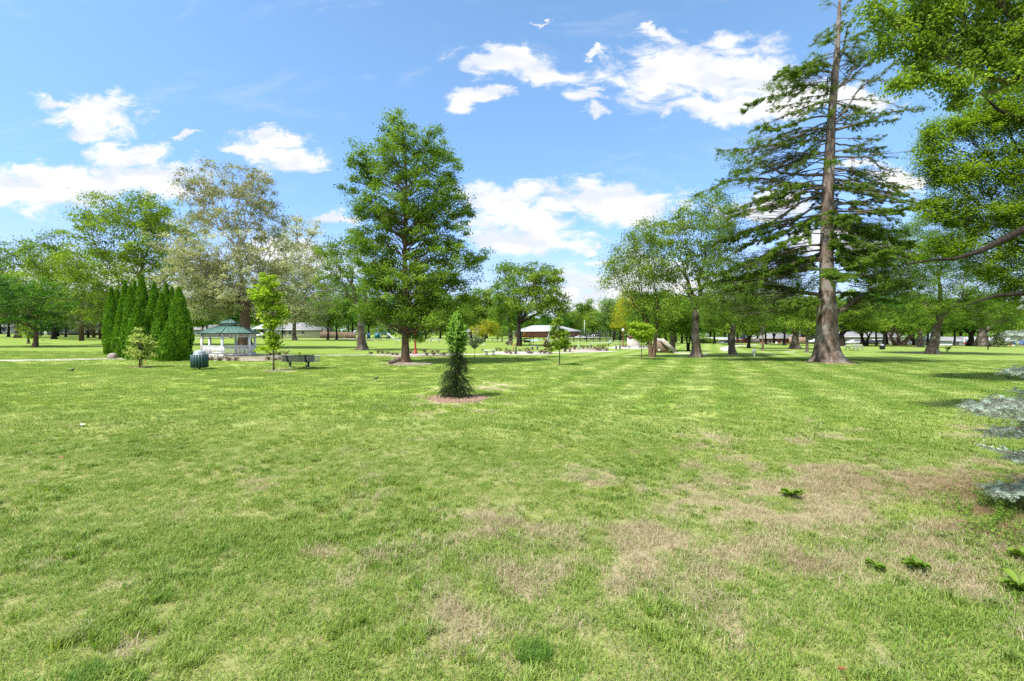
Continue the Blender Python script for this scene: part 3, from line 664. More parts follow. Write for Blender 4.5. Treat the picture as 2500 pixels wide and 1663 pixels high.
tree('ash_tree', 'big tree with leaning tapered trunk on the bare mulch strip of the right lawn', 2275, 864, tw=20, fork=770, lean=18, n=900, lpc=62, leaf=.14, clump=.68, lm='leaf', bm='bark', flat=.6, hollow=.15, ell=[(2300, 560, 90, 50), (2370, 620, 110, 60), (2230, 640, 80, 60), (2180, 690, 60, 46), (2290, 700, 110, 60), (2400, 720, 90, 50), (2220, 760, 80, 34), (2340, 775, 90, 26), (2430, 790, 60, 20), (2230, 590, 60, 40), (2160, 640, 40, 30)])
tree('old_tree', 'dark-trunked tree left of the widest grey trunk near the white houses', 2369, 843, D=112, tw=12, fork=815, n=130, lpc=40, leaf=.3, clump=1.1, lm='leaf_dark', bm='bark_dark', ell=[(2375, 795, 44, 16), (2350, 780, 40, 20), (2390, 770, 40, 20)])
tree('old_tree', 'widest grey trunk on the right in front of the long white roof', 2397, 843, D=108, tw=22, fork=805, n=150, lpc=40, leaf=.3, clump=1.1, lm='leaf', bm='bark', flare=1.3, ell=[(2410, 785, 60, 20), (2440, 765, 50, 26), (2400, 750, 60, 26)])
# trees standing beyond the right edge of the frame whose crowns reach in
def edge_tree(name, label, bx, D, tw, fork, **k):
    return tree(name, label, bx, 900, D=D, tw=tw, fork=fork, **k)
edge_tree('locust_tree', 'fine-leaved tree filling the right edge with a long dark limb reaching left', 2760, 21, 46, 640, n=1350, lpc=95, leaf=.078, clump=.44, lm='leaf_locust', bm='bark_dark', limb='bark_dark', hollow=.05, flat=.75, twr=.012, depth=.45,
    ell=[(2310, 330, 60, 50), (2270, 400, 40, 40), (2400, 300, 80, 60), (2480, 260, 90, 60), (2330, 430, 70, 50), (2430, 420, 90, 70), (2300, 510, 60, 40), (2400, 530, 100, 50), (2480, 560, 60, 70), (2440, 650, 90, 50), (2320, 610, 80, 40), (2490, 720, 60, 50), (2600, 350, 110, 130), (2620, 600, 110, 130), (2560, 480, 70, 60)])
edge_tree('maple_tree', 'near maple whose bright drooping leaf clusters hang into the top right corner', 2900, 10.5, 80, 300, n=470, lpc=72, leaf=.060, clump=.20, lm='leaf_locust', bm='bark', limb='bark', hollow=.1, flat=.3, droop=1.0, twr=.008, depth=.55,
    ell=[(2135, 20, 36, 24), (2200, 50, 60, 36), (2170, 105, 26, 30), (2290, 40, 80, 50), (2260, 115, 60, 40), (2370, 110, 80, 50), (2180, 205, 44, 18), (2240, 180, 44, 28), (2320, 185, 60, 34), (2350, 235, 30, 30), (2450, 60, 80, 70), (2440, 170, 70, 40), (2540, 130, 80, 90), (2400, -30, 140, 50), (2260, -40, 100, 40), (2640, 60, 100, 100)])
def limb_path(name, parent, fr, pts, rad, m, sides=10):
    P = [fr.P(*p) for p in pts]
    b = MB(); b.tube(P, rad, sides); return b.build(name, m, parent, smooth=True)
_r = [o for o in sc.objects if o.type == 'EMPTY' and 'long dark limb' in (o.get('label') or '')][0]
_f = Fr(2760, 900, 21)
limb_path('limb', _r, _f, [(2740, 430), (2640, 500, -.3), (2560, 535, -.6), (2500, 560, -.9), (2440, 590, -1.2), (2390, 615, -1.4), (2330, 632, -1.5), (2280, 634, -1.6), (2200, 648, -1.8)], [.24, .21, .19, .165, .13, .10, .07, .045, .02], M['bark_dark'])
limb_path('limb', _r, _f, [(2740, 600), (2620, 690, -.3), (2520, 715, -.6), (2430, 722, -.9), (2360, 745, -1.2)], [.2, .15, .1, .07, .02], M['bark_dark'])
limb_path('limb', _r, _f, [(2740, 300), (2640, 310, -.3), (2520, 300, -.6), (2440, 270, -.9), (2390, 225, -1.2)], [.16, .12, .09, .06, .02], M['bark_dark'])
# ------------------------------------------------------------------ saplings
def sapling(label, px, py, tw, fork, ell, n, lpc, leaf, clump, lm, bm='bark', **k):
    return tree('sapling', label, px, py, tw=tw, fork=fork, ell=ell, n=n, lpc=lpc, leaf=leaf, clump=clump, lm=lm, bm=bm, lead=True, flare=1.1, twr=.006, cat='sapling', **k)
sapling('bright lime sapling with long ragged crown left of the park bench', 668, 904, 4.0, 850, [(655, 685, 22, 18), (650, 720, 36, 22), (640, 725, 26, 14), (662, 760, 30, 26), (670, 790, 22, 16), (668, 820, 14, 14), (690, 765, 12, 10), (655, 850, 26, 8), (668, 840, 12, 14)], 130, 34, .11, .20, 'leaf_lime')
_s1 = sapling('small pale sapling with two stakes in a mulch ring before the arborvitaes', 343, 897, 2.6, 870, [(333, 812, 8, 14), (337, 835, 22, 16), (350, 850, 20, 14), (330, 862, 20, 10), (352, 868, 22, 12), (342, 845, 24, 22)], 70, 30, .085, .17, 'leaf_limepale')
sapling('green upright sapling standing alone on the middle lawn', 1366, 891, 3.2, 850, [(1364, 800, 18, 20), (1366, 830, 22, 20), (1352, 845, 20, 8), (1378, 842, 12, 12), (1362, 785, 8, 10)], 60, 26, .15, .22, 'leaf_bright')
sapling('round bright sapling on thin bare stem left of the birch', 1566, 878, 2.6, 832, [(1566, 810, 26, 18), (1556, 800, 18, 12), (1582, 808, 12, 14), (1566, 825, 20, 10)], 90, 36, .13, .26, 'leaf_lime')
sapling('tiny white-flowered sapling right of the young spruce', 1159, 877, 1.4, 850, [(1160, 836, 15, 12), (1172, 832, 8, 8), (1152, 842, 8, 8)], 34, 24, .12, .2, 'white_leaf')
sapling('purple-brown thin sapling beside the garden bed', 1340, 872, 1.4, 855, [(1338, 846, 10, 12), (1332, 834, 5, 5), (1345, 855, 5, 6)], 20, 22, .12, .18, 'dry_leaf')
# stakes, ties and markers at the pale sapling
_f = Fr(343, 897)
def stick(name, label, cat, fr, pts, r, m, sides=8):
    b = MB(); P = [fr.P(*p) for p in pts]; o0 = P[0].copy(); b.tube([p-o0 for p in P], r, sides)
    o = b.build(name, m, None, smooth=False); o.location = fr.o+Vector(o0); return tag(o, label, cat)
M['stake_brown'] = mat('stake_brown', (.10, .035, .022)); M['stake_green'] = mat('stake_green', (.03, .09, .055))
M['orange'] = mat('marker_orange', (.75, .11, .03), var=.1)
stick('stake', 'brown stake tied to the pale sapling', 'stake', _f, [(340.5, 897.5), (340.5, 842)], .028, M['stake_brown'])
stick('stake', 'dark green stake right of the pale sapling', 'stake', _f, [(346.5, 892), (346.5, 858)], .026, M['stake_green'])
def flag(label, px, py, s):
    fr = Fr(px, py); t = thing('marker_flag', label, 'flag', fr.o)
    b = MB(); b.tube([(0, 0, 0), (0, 0, s*1.8)], .004, 5); b.build('wire', M['stake_brown'], t)
    b = MB(); b.add([(0, 0, s), (s*.5, .02, s*.85), (s, -.02, s*1.1), (0, 0, s*1.8), (s*.5, .02, s*1.75), (s, -.02, s*1.9)], [[(0, 1, 4, 3), (1, 2, 5, 4)]])
    b.add([(0, .006, s), (s*.5, .026, s*.85), (s, -.014, s*1.1), (0, .006, s*1.8), (s*.5, .026, s*1.75), (s, -.014, s*1.9)], [[(3, 4, 1, 0), (4, 5, 2, 1)]])
    b.build('flag_cloth', M['orange'], t)
flag('small orange marker flag beside the staked pale sapling', 351, 890, .09)
flag('small orange marker flag at the foot of the lime sapling', 675, 897, .05)
# ------------------------------------------------------------------ arborvitae row
def arbor(px, py, top, w, label, seed):
    fr = Fr(px, py); r = np.random.RandomState(seed); h = (py-top)/fr.k; rad = w/2/fr.k
    root = thing('arborvitae', label, 'evergreen', fr.o, 0, 'arborvitaes in the clump by the gazebo')
    def prof(t): return rad*np.where(t < .22, .80+.9*t, (1-((t-.22)/.78)**1.75)*.998+.002)
    n = int(3400*min(1.6, h*rad/2.2)+1200)
    t = r.uniform(0, 1, n)**1.15; a = r.uniform(0, 2*math.pi, n)
    # vertical plumes: the surface is lobed
    lob = .74+.46*fbm(a*2.2+seed, t*h*2.6, seed, 3)+.10*np.sin(a*2+seed)*(1-t)
    rr = prof(t)*lob
    C = np.c_[rr*np.cos(a), rr*np.sin(a), t*h]
    lc = MB()
    d = np.c_[np.cos(a)*.5, np.sin(a)*.5, np.full(n, .9)]+r.normal(size=(n, 3))*.42; d /= np.linalg.norm(d, axis=1, keepdims=True)
    s = np.cross(d, np.c_[np.cos(a), np.sin(a), np.zeros(n)]+r.normal(size=(n, 3))*.5); s /= np.linalg.norm(s, axis=1, keepdims=True)
    L = (.155*r.uniform(.5, 1.5, n))[:, None]
    V = np.stack([C-d*L*.4, C-s*L*.42, C+d*L*.75, C+s*L*.42], 1).reshape(-1, 3); i = np.arange(n)*4
    ti = np.clip(.15+.75*fbm(a*3+seed, t*h*3, seed+4, 3)+r.uniform(-.25, .25, n), 0, 1)
    lc.add(V, [np.stack([i, i+1, i+2, i+3], 1)], np.repeat(ti, 4))
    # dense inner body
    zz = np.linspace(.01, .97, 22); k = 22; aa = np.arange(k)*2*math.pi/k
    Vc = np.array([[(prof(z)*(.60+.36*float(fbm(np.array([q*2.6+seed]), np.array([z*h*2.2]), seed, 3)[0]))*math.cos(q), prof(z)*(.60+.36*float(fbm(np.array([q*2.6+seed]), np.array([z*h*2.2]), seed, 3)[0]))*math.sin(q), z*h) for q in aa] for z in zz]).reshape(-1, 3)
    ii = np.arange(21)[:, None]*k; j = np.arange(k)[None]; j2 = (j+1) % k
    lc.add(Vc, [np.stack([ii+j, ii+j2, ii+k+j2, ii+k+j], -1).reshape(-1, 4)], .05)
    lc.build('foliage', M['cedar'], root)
    b = MB(); b.tube([(0, 0, -.05), (0, 0, h*.7)], [.07, .02], 6); b.build('trunk', M['bark_brown'], root)
AV = [(437, 880, 703, 58, 'wide front arborvitae at the right end of the clump'), (408, 882, 800, 44, 'low front arborvitae mound beside the right end'), (394, 880, 717, 40, 'slender front arborvitae second from the right end'),
 (373, 876, 720, 42, 'front arborvitae behind the right side of the pale sapling'), (335, 878, 742, 42, 'short front arborvitae directly behind the pale sapling'), (318, 876, 702, 36, 'front arborvitae left of the short one behind the sapling'),
 (298, 873, 729, 36, 'front arborvitae beside the grey stone'), (272, 866, 703, 34, 'leftmost arborvitae of the clump'), (287, 862, 708, 34, 'rear arborvitae second from the left end'), (305, 862, 688, 36, 'rear arborvitae third from the left end'),
 (329, 863, 688, 36, 'rear arborvitae just left of the tallest one'), (346, 864, 672, 44, 'tallest arborvitae of the clump'), (376, 864, 690, 40, 'rear arborvitae right of the tallest one'), (406, 866, 694, 40, 'rear arborvitae third from the right end'), (420, 866, 702, 36, 'rear arborvitae second from the right end')]
for i, a in enumerate(AV): arbor(*a, seed=i+3)
# ------------------------------------------------------------------ giant larch
def larch():
    r = np.random.RandomState(3)
    fr = Fr(2022, 884); root = thing('larch_tree', 'giant conifer with scarred thick trunk and long bare crooked branches on the right lawn', 'tree', fr.o)
    C = [(893, 2022, 112), (884, 2022, 98), (876, 2021, 82), (866, 2020, 70), (850, 2019, 60), (825, 2019, 53), (780, 2020, 49), (740, 2019, 46), (700, 2019, 43), (640, 2018, 40), (590, 2019, 38), (560, 2020, 37), (475, 2021, 36), (400, 2025, 31), (305, 2029, 25), (220, 2036, 22), (136, 2043, 18), (60, 2047, 12), (0, 2050, 8), (-60, 2055, 4)]
    P = np.array([fr.P(x, y) for y, x, w in C]); W = np.array([w/2/fr.k*(.76 if y < 720 else .92) for y, x, w in C])
    zz = np.concatenate([np.linspace(P[0, 2], 1.5, 12), np.linspace(1.8, P[-1, 2], 50)])
    X = np.interp(zz, P[:, 2], P[:, 0]); Wz = np.interp(zz, P[:, 2], W)
    m = MB(); m.tube(np.c_[X, X*0, zz], Wz, 28)
    V = m.v[-1]; cx = np.interp(V[:, 2], zz, X); a = np.arctan2(V[:, 1], V[:, 0]-cx); fl = np.exp(-np.maximum(V[:, 2], 0)/.55)
    w = 1+.13*fl*np.sin(a*5+1)+.08*fl*np.sin(a*9)+.035*(fbm(a*4+9, V[:, 2]*1.2, 5, 3)-.5)*2-.10*np.exp(-((a+.55)/.12)**2)*sm(1.0, 2.4, V[:, 2])
    V[:, 0] = cx+(V[:, 0]-cx)*w; V[:, 1] *= w
    # knots: old branch scars on the camera side
    for kx, ky, kr in ((2026, 744, .20), (2020, 588, .17), (2027, 632, .13), (2012, 640, .09), (2030, 300, .1), (2033, 390, .12), (2024, 420, .09), (2018, 350, .09)):
        q = fr.P(kx, ky); wr = float(np.interp(q[2], zz, Wz)); c = np.array([q[0], -math.sqrt(max(wr*wr-(q[0]-float(np.interp(q[2], zz, X)))**2, .01))*1.0, q[2]])
        t = np.linspace(0, 2*math.pi, 13); m.tube(np.c_[c[0]+kr*.62*np.cos(t), np.full(13, c[1]+.0), c[2]+kr*.55*np.sin(t)], kr*.30, 7, cap=False)
        m.tube([c+np.array([0, .1, 0]), c+np.array([0, -.05, 0])], [kr*.5, kr*.3], 9)
    br, fo, fo2 = MB(), MB(), MB()
    def tr_(y): z = fr.P(2000, y)[2]; return np.array([float(np.interp(z, zz, X)), 0, z])
    def needles(pts, rad, per, mb, tint=.4, size=.115):
        if len(pts) and pts[:, 2].mean() > 14: per = max(3, int(per*.45))
        n = len(pts)*per
        if not n: return
        C_ = np.repeat(pts, per, 0)+r.normal(size=(n, 3))*rad*np.array([1, 1, .65])
        leafquads(mb, C_, size, r, np.full(n, tint)+r.normal(size=n)*.15, .3, aspect=.34)
    def branch(y0, way, r0, dens, dz=None, sec=1.0, mb=None):
        """y0 attach height, way: picture points outwards, dens: foliage 0..1"""
        tipd = dz if dz is not None else r.uniform(-2.6, 2.6)
        n = len(way); base = tr_(y0)
        pts = [base]+[fr.P(x, y)*np.array([1, 0, 1])+np.array([0, tipd*(i+1)/n, 0]) for i, (x, y) in enumerate(way)]
        pts = np.array(pts); s = np.r_[0, np.cumsum(np.linalg.norm(np.diff(pts, axis=0), axis=1))]
        L = s[-1]; k = max(8, int(L/.35)); q = np.linspace(0, L, k)
        Q = np.stack([np.interp(q, s, pts[:, j]) for j in range(3)], 1)
        for _ in range(2): Q[1:-1] = (Q[:-2]+2*Q[1:-1]+Q[2:])/4
        Q[1:] += np.cumsum(r.normal(size=(k-1, 3))*.035, 0)
        br.tube(Q, r0*np.linspace(1, .14, k)**.8, 7 if r0 > .05 else 5)
        ns = int(L*5.5*sec)
        for i in range(ns):
            t = r.uniform(.16, 1)**.8; p = np.array([np.interp(t*L, q, Q[:, j]) for j in range(3)])
            d = Q[-1]-Q[0]; d /= np.linalg.norm(d); side = np.cross(d, (0, 0, 1.0)); side *= r.choice([-1, 1])
            l = r.uniform(.5, 2.0)*(1.15-.6*t)
            e = p+(d*.8+side*r.uniform(.2, 1)+np.array([0, 0, r.uniform(-.55, .25)]))*l*.8
            S = curve(p, e, -.05, 5, r, .07); br.tube(S, np.linspace(.018, .006, 5), 3, cap=False)
            for _ in range(2):
                a_ = S[r.randint(1, 4)]; b_ = a_+(rdir(1, r)[0]*.5+d*.4+np.array([0, 0, -.25]))*.45*l*.6
                br.tube([a_, b_], [.010, .004], 3, cap=False)
                if r.uniform() < dens: needles(a_+(b_-a_)*r.uniform(0, 1, (9, 1)), .045, 10, mb or fo)
            if r.uniform() < dens+.1:
                kk = max(4, int(l*16*(.4+dens))); pp = S[0]+(S[-1]-S[0])*r.uniform(.1, 1, (kk, 1)); pp[:, 2] += r.uniform(-.05, .03, kk)
                needles(pp, .07, 12, mb or fo, .35+.2*r.uniform())
    L_ = [ # left side
     (20, [(2032, 5), (2020, 10)], .03, .1), (60, [(2030, 62), (2010, 75)], .03, .4), (95, [(2020, 98), (1995, 112)], .03, .6), (128, [(2010, 128), (1985, 145), (1952, 180)], .05, .9), (112, [(2020, 115), (2002, 118), (1985, 122)], .03, .8),
     (160, [(2000, 160), (1950, 172), (1900, 200)], .06, 1.), (180, [(1990, 178), (1930, 200), (1880, 205), (1855, 232)], .07, 1.), (215, [(1985, 196), (1940, 208), (1880, 218), (1850, 240)], .07, 1.), (228, [(1990, 213), (1930, 222), (1885, 235)], .06, .6),
     (248, [(1995, 246), (1950, 258), (1900, 285), (1893, 262)], .07, .15), (272, [(2000, 268), (1970, 272)], .06, .1), (282, [(1985, 290), (1930, 312), (1870, 330), (1815, 325)], .08, .75), (310, [(1980, 318), (1920, 345), (1860, 360), (1760, 368)], .09, .7),
     (345, [(1990, 360), (1960, 390), (1920, 420)], .06, .6), (425, [(1990, 424), (1950, 418), (1910, 405), (1885, 370)], .14, .05), (385, [(1980, 400), (1900, 430), (1850, 415)], .05, .3), (455, [(1970, 452), (1920, 440), (1870, 424), (1800, 420), (1735, 445)], .13, .6),
     (460, [(1980, 462), (1950, 470), (1910, 500), (1850, 520), (1760, 545)], .11, .4), (470, [(1965, 490), (1935, 520), (1880, 545), (1790, 570)], .10, .35), (498, [(1980, 505), (1930, 535), (1870, 560), (1770, 580)], .10, .4), (525, [(1960, 530), (1900, 540), (1830, 560), (1740, 590)], .09, .4),
     (560, [(1970, 562), (1900, 570), (1840, 600)], .07, .5), (595, [(1970, 600), (1920, 615), (1860, 640), (1800, 650)], .09, .5), (633, [(1990, 634), (1950, 632)], .06, .7), (655, [(1980, 655), (1900, 665), (1820, 680)], .07, .9), (722, [(1985, 722), (1955, 718), (1925, 702), (1890, 700), (1850, 704), (1800, 720)], .17, .9), (733, [(1980, 732), (1950, 728), (1880, 740)], .09, .9),
     # right side
     (40, [(2062, 20), (2075, 5)], .04, .5), (80, [(2070, 60), (2085, 20), (2095, -10)], .04, .5), (105, [(2070, 100), (2100, 85), (2120, 60)], .05, .7), (165, [(2080, 150), (2110, 130)], .05, .8), (172, [(2050, 140), (2048, 90), (2062, 60)], .07, .3), (215, [(2060, 205), (2100, 165), (2130, 120), (2155, 75)], .11, .25), (222, [(2075, 195), (2115, 155), (2160, 90), (2185, 70)], .08, .3),
     (250, [(2080, 245), (2120, 240), (2160, 228)], .06, .6), (300, [(2065, 270), (2090, 220), (2140, 190), (2200, 140), (2215, 95)], .08, .35), (320, [(2080, 305), (2140, 282), (2200, 268), (2260, 255)], .11, .35), (300, [(2060, 300), (2110, 298), (2180, 285)], .06, .6), (345, [(2090, 345), (2150, 352), (2220, 358)], .07, .3),
     (372, [(2080, 362), (2140, 355), (2190, 345)], .05, .4), (380, [(2100, 383), (2150, 380), (2180, 398), (2240, 402)], .08, .1), (405, [(2090, 412), (2170, 424), (2250, 440)], .06, .2), (440, [(2090, 440), (2160, 446), (2220, 455), (2260, 440)], .09, .1), (462, [(2090, 458), (2150, 458), (2230, 460), (2290, 470)], .14, .1), (450, [(2100, 470), (2180, 480), (2250, 490), (2330, 500)], .09, .2),
     (490, [(2080, 500), (2130, 492), (2190, 480)], .1, .35), (510, [(2090, 518), (2150, 522), (2240, 518)], .09, .15), (540, [(2080, 530), (2140, 535), (2200, 530)], .07, .7), (600, [(2070, 602), (2100, 622), (2150, 640)], .07, .6), (665, [(2075, 669), (2140, 676), (2220, 690)], .12, .8), (662, [(2048, 690), (2058, 710)], .07, .1),
     (708, [(2080, 712), (2150, 712), (2230, 720)], .1, .9), (768, [(2060, 762), (2085, 748), (2115, 728), (2160, 715), (2220, 700)], .24, .6), (560, [(2080, 560), (2150, 575), (2230, 600)], .07, .9), (620, [(2080, 610), (2160, 610), (2240, 640)], .08, .9)]
    for y0, way, r0, dn in L_: branch(y0, way, r0, dn)
    for k in range(44):   # branches reaching towards and away from the camera
        y0 = r.uniform(120, 700); sx = r.uniform(-60, 60); ln = (y0/700)**.7
        branch(y0, [(2022+sx*.5, y0+r.uniform(-10, 15)), (2022+sx*1.3, y0+r.uniform(-10, 45))], .03+.05*ln, .45+.4*(y0 > 520), dz=r.choice([-1, 1])*r.uniform(1.2, 5.5)*ln)
    for k in range(66):   # fine fill of thin side branches
        lf = k % 2 == 0; y0 = r.uniform(110, 660); ex = np.interp(y0, [110, 250, 370, 500, 660], [55, 165, 250, 290, 290] if lf else [70, 150, 200, 240, 230])*r.uniform(.45, 1.0); sg = -1 if lf else 1
        dp = r.uniform(-5, 45)+(ex*.12 if lf else 0); x0 = 2022
        branch(y0, [(x0+sg*ex*.35, y0+dp*.15-6), (x0+sg*ex*.7, y0+dp*.45), (x0+sg*ex, y0+dp)], .025+.035*y0/660, (.42 if lf else .22)+.35*(y0 > 520), sec=.8)
    # leafy hanging sprays of the lower crown
    def mass(ell, n, mb, tint, size=.13, per=46, rad=.32, depth=.7):
        n = int(n*1.5); per = int(per*1.9)
        pts = ellipsoid_points(fr, ell, n, r, depth, hollow=.1)
        for p in pts:
            if r.uniform() < .5:
                a = tr_(min(max(HY-(p[2]+fr.o.z-H)*F/fr.D-30, 200), 760))
                S = curve(a+(p-a)*.35, p, .03, 4, r, .05); br.tube(S, [.022, .016, .01, .005], 3, cap=False)
        idx = np.repeat(np.arange(len(pts)), per)
        st = r.normal(size=(len(pts), 3))*np.array([1, 1, .25]); st /= np.linalg.norm(st, axis=1, keepdims=True)
        C_ = pts[idx]+st[idx]*(r.uniform(-1, 1, len(idx))*rad*1.6)[:, None]+r.normal(size=(len(idx), 3))*rad*.28
        C_[:, 2] -= np.abs(r.normal(size=len(idx)))*rad*.5
        leafquads(mb, C_, size, r, tint+r.normal(size=len(pts))[idx]*.16, .3, aspect=.36)
    mass([(1760, 640, 50, 26), (1830, 655, 60, 30), (1800, 700, 70, 34), (1740, 740, 50, 30), (1880, 680, 60, 30), (1850, 745, 60, 36), (1930, 655, 46, 26), (1960, 690, 40, 22), (1920, 745, 46, 26), (1790, 775, 50, 22), (1900, 620, 60, 18), (1960, 760, 30, 20)], 330, fo, .35)
    mass([(2090, 560, 60, 26), (2140, 590, 70, 36), (2100, 640, 60, 30), (2190, 650, 60, 40), (2140, 690, 60, 26), (2230, 700, 60, 40), (2120, 560, 60, 26), (2060, 535, 50, 16), (1980, 540, 50, 16), (2150, 760, 60, 20), (2180, 560, 50, 20)], 260, fo, .35)
    mass([(1800, 430, 50, 16), (1760, 470, 40, 20), (1830, 400, 60, 16), (1850, 345, 50, 12), (1780, 380, 40, 14), (1780, 520, 50, 24), (1830, 560, 60, 24), (1740, 560, 36, 24)], 120, fo, .55, per=34)
    mass([(1930, 190, 40, 14), (1895, 205, 34, 12), (1960, 165, 26, 12), (2090, 120, 34, 20), (2140, 130, 34, 14), (1990, 140, 24, 12)], 46, fo, .35, per=34)
    m.merge(br).build('trunk', M['bark_larch'], root, smooth=True, m2=M['limb']); fo.build('crown', M['needle'], root)
larch()
# ------------------------------------------------------------------ spruces made of needle shoots
def shoots(mb, wood, P0, Dr, Ls, r, per=34, nl=.03, nw=.004, rad=None, curl=-.25, tint=.5, wr=.0025, fwd=.55):
    """needle-covered shoots: start points, directions, lengths"""
    n = len(P0); Dr = Dr/np.linalg.norm(Dr, axis=1, keepdims=True); Ls = np.asarray(Ls)
    t = r.uniform(0.02, 1, (n, per)); z = np.array([0, 0, 1.0])
    A = P0[:, None]+Dr[:, None]*(t*Ls[:, None])[..., None]+z*(curl*(t*t)*Ls[:, None])[..., None]
    ax = Dr[:, None]+z*(2*curl*t)[..., None]; ax /= np.linalg.norm(ax, axis=2, keepdims=True)
    q = r.normal(size=(n, per, 3)); q -= (q*ax).sum(2, keepdims=True)*ax; q /= np.linalg.norm(q, axis=2, keepdims=True)
    d = ax*fwd+q; d /= np.linalg.norm(d, axis=2, keepdims=True); s = np.cross(d, ax); s /= np.maximum(np.linalg.norm(s, axis=2, keepdims=True), 1e-6)
    L = nl*r.uniform(.7, 1.15, (n, per, 1))*(1-.35*t[..., None]); w = nw
    V = np.stack([A-s*w, A+s*w, A+d*L+s*w*.45, A+d*L-s*w*.45], 2).reshape(-1, 3); i = np.arange(n*per)*4
    ti = np.clip(np.broadcast_to(np.asarray(tint).reshape(-1, 1) if np.ndim(tint) else tint, (n, per))+r.uniform(-.2, .2, (n, per)), 0, 1)
    mb.add(V, [np.stack([i, i+1, i+2, i+3], 1)], np.repeat(ti.ravel(), 4))
    if wood is not None:
        for k in range(n):
            tt = np.array([0, .5, 1.])
            wood.tube(P0[k]+Dr[k]*(tt*Ls[k])[:, None]+z*(curl*tt*tt*Ls[k])[:, None], [wr*1.5, wr, wr*.4], 3, cap=False)
def young_spruce():
    r = np.random.RandomState(8); fr = Fr(1115, 972); k = 1/fr.k
    root = thing('young_spruce', 'young spruce with drooping dark lower boughs and lime green new top in a mulch ring', 'conifer', fr.o)
    h = 207*k
    w, dk, li = MB(), MB(), MB()
    w.tube([(0, 0, -.05), (.02, 0, h*.3), (-.01, 0, h*.6), (.03, 0, h*.97)], [.045, .035, .025, .008], 8)
    w.tube([(.05, 0, h*.2), (.09, .02, h*.5), (.14, .02, h*.78)], [.02, .018, .008], 6)
    w.tube([(-.04, 0, h*.3), (-.09, .02, h*.5), (-.13, .02, h*.74)], [.02, .016, .008], 6)
    def ring(z0, z1, n, R0, R1, out, up, Ls, mb, nl, per, tint, curl, steps=3, nw=.006):
        z = r.uniform(z0, z1, n)*h; a = r.uniform(0, 2*math.pi, n); f = (z/h-z0)/(z1-z0); R_ = (R0+(R1-R0)*f)
        for j in range(steps):
            rr = R_*(j+.2)/steps; P = np.c_[rr*np.cos(a), rr*np.sin(a), z-rr*.25*(curl < -.2)]
            D_ = np.c_[np.cos(a)*out, np.sin(a)*out, np.full(n, up)]+r.normal(size=(n, 3))*.35
            shoots(mb, w, P, D_, Ls*r.uniform(.7, 1.2, n), r, per, nl, nw, curl=curl, tint=np.clip(tint+r.normal(size=n)*.2, 0, 1))
    ring(.03, .16, 80, .46, .48, 1, -.1, .24, dk, .035, 44, .35, -.7, 3)
    ring(.12, .32, 100, .46, .40, 1, -.05, .24, dk, .035, 44, .4, -.8, 3)
    ring(.30, .50, 80, .38, .24, 1, -.1, .22, dk, .035, 44, .35, -.8, 3)
    ring(.46, .64, 60, .24, .20, .8, -.3, .20, dk, .035, 44, .45, -.6, 2)
    ring(.54, .72, 80, .22, .34, .9, .5, .15, li, .036, 50, .35, .05, 4, .009)
    ring(.68, .86, 90, .33, .24, .8, .7, .14, li, .036, 54, .55, .1, 5, .009)
    ring(.84, .96, 46, .22, .08, .5, 1., .13, li, .036, 54, .65, .05, 4, .009)
    ring(.93, 1.0, 7, .03, .01, .2, 1., .15, li, .036, 54, .7, .0, 1, .009)
    # some long ragged boughs sticking out
    for a, z, l in ((2.9, .55, .52), (3.3, .40, .55), (.1, .44, .50), (3.0, .22, .58), (-.1, .26, .5), (3.4, .13, .62), (.1, .12, .58), (2.6, .32, .5), (.4, .36, .45)):
        P = np.array([(math.cos(a)*t*l, math.sin(a)*t*l, z*h-.12*t*t*l) for t in (.3, .5, .7, .85)])
        shoots(dk, w, P, np.tile((math.cos(a), math.sin(a), -.3), (4, 1))+r.normal(size=(4, 3))*.2, np.full(4, .2), r, 46, .035, .006, curl=-.4, tint=.35)
    w.build('trunk', M['bark_brown'], root); dk.build('lower_boughs', M['needle_dark'], root); li.build('new_growth', M['needle_lime'], root)
    # mulch
    m = MB(); n = 40; a = np.arange(n)*2*math.pi/n
    rr = .93+.05*np.sin(a*3)+.04*np.sin(a*7+1)
    V = [(0, 0, .045)]
    for f, z in ((.45, .045), (.8, .03), (1, -.01)): V += [(f*rr[i]*math.cos(a[i]), f*rr[i]*math.sin(a[i]), z) for i in range(n)]
    fs = [(0, 1+i, 1+(i+1) % n) for i in range(n)]; qs = [(1+l*n+i, 1+(l+1)*n+i, 1+(l+1)*n+(i+1) % n, 1+l*n+(i+1) % n) for l in range(2) for i in range(n)]
    m.add(V, [fs, qs], .3)
    c = 2600; ca = r.uniform(0, 6.283, c); cr = .97*np.sqrt(r.uniform(0, 1.08, c))
    C = np.c_[cr*np.cos(ca), cr*np.sin(ca), .05-.04*cr**2+r.uniform(0, .015, c)]
    leafquads(m, C, .05, r, None, .8, .28)
    o = m.build('mulch_ring', MULCH); o.location = fr.o+Vector((0, -.06, 0)); tag(o, 'ring of tan wood chip mulch around the young spruce', 'mulch', kind='stuff')
MULCH = leafmat('mulch', (.14, .075, .045), (.58, .43, .30), .03)
MULCH2 = leafmat('mulch_pale', (.22, .17, .13), (.55, .48, .40), .03)
young_spruce()
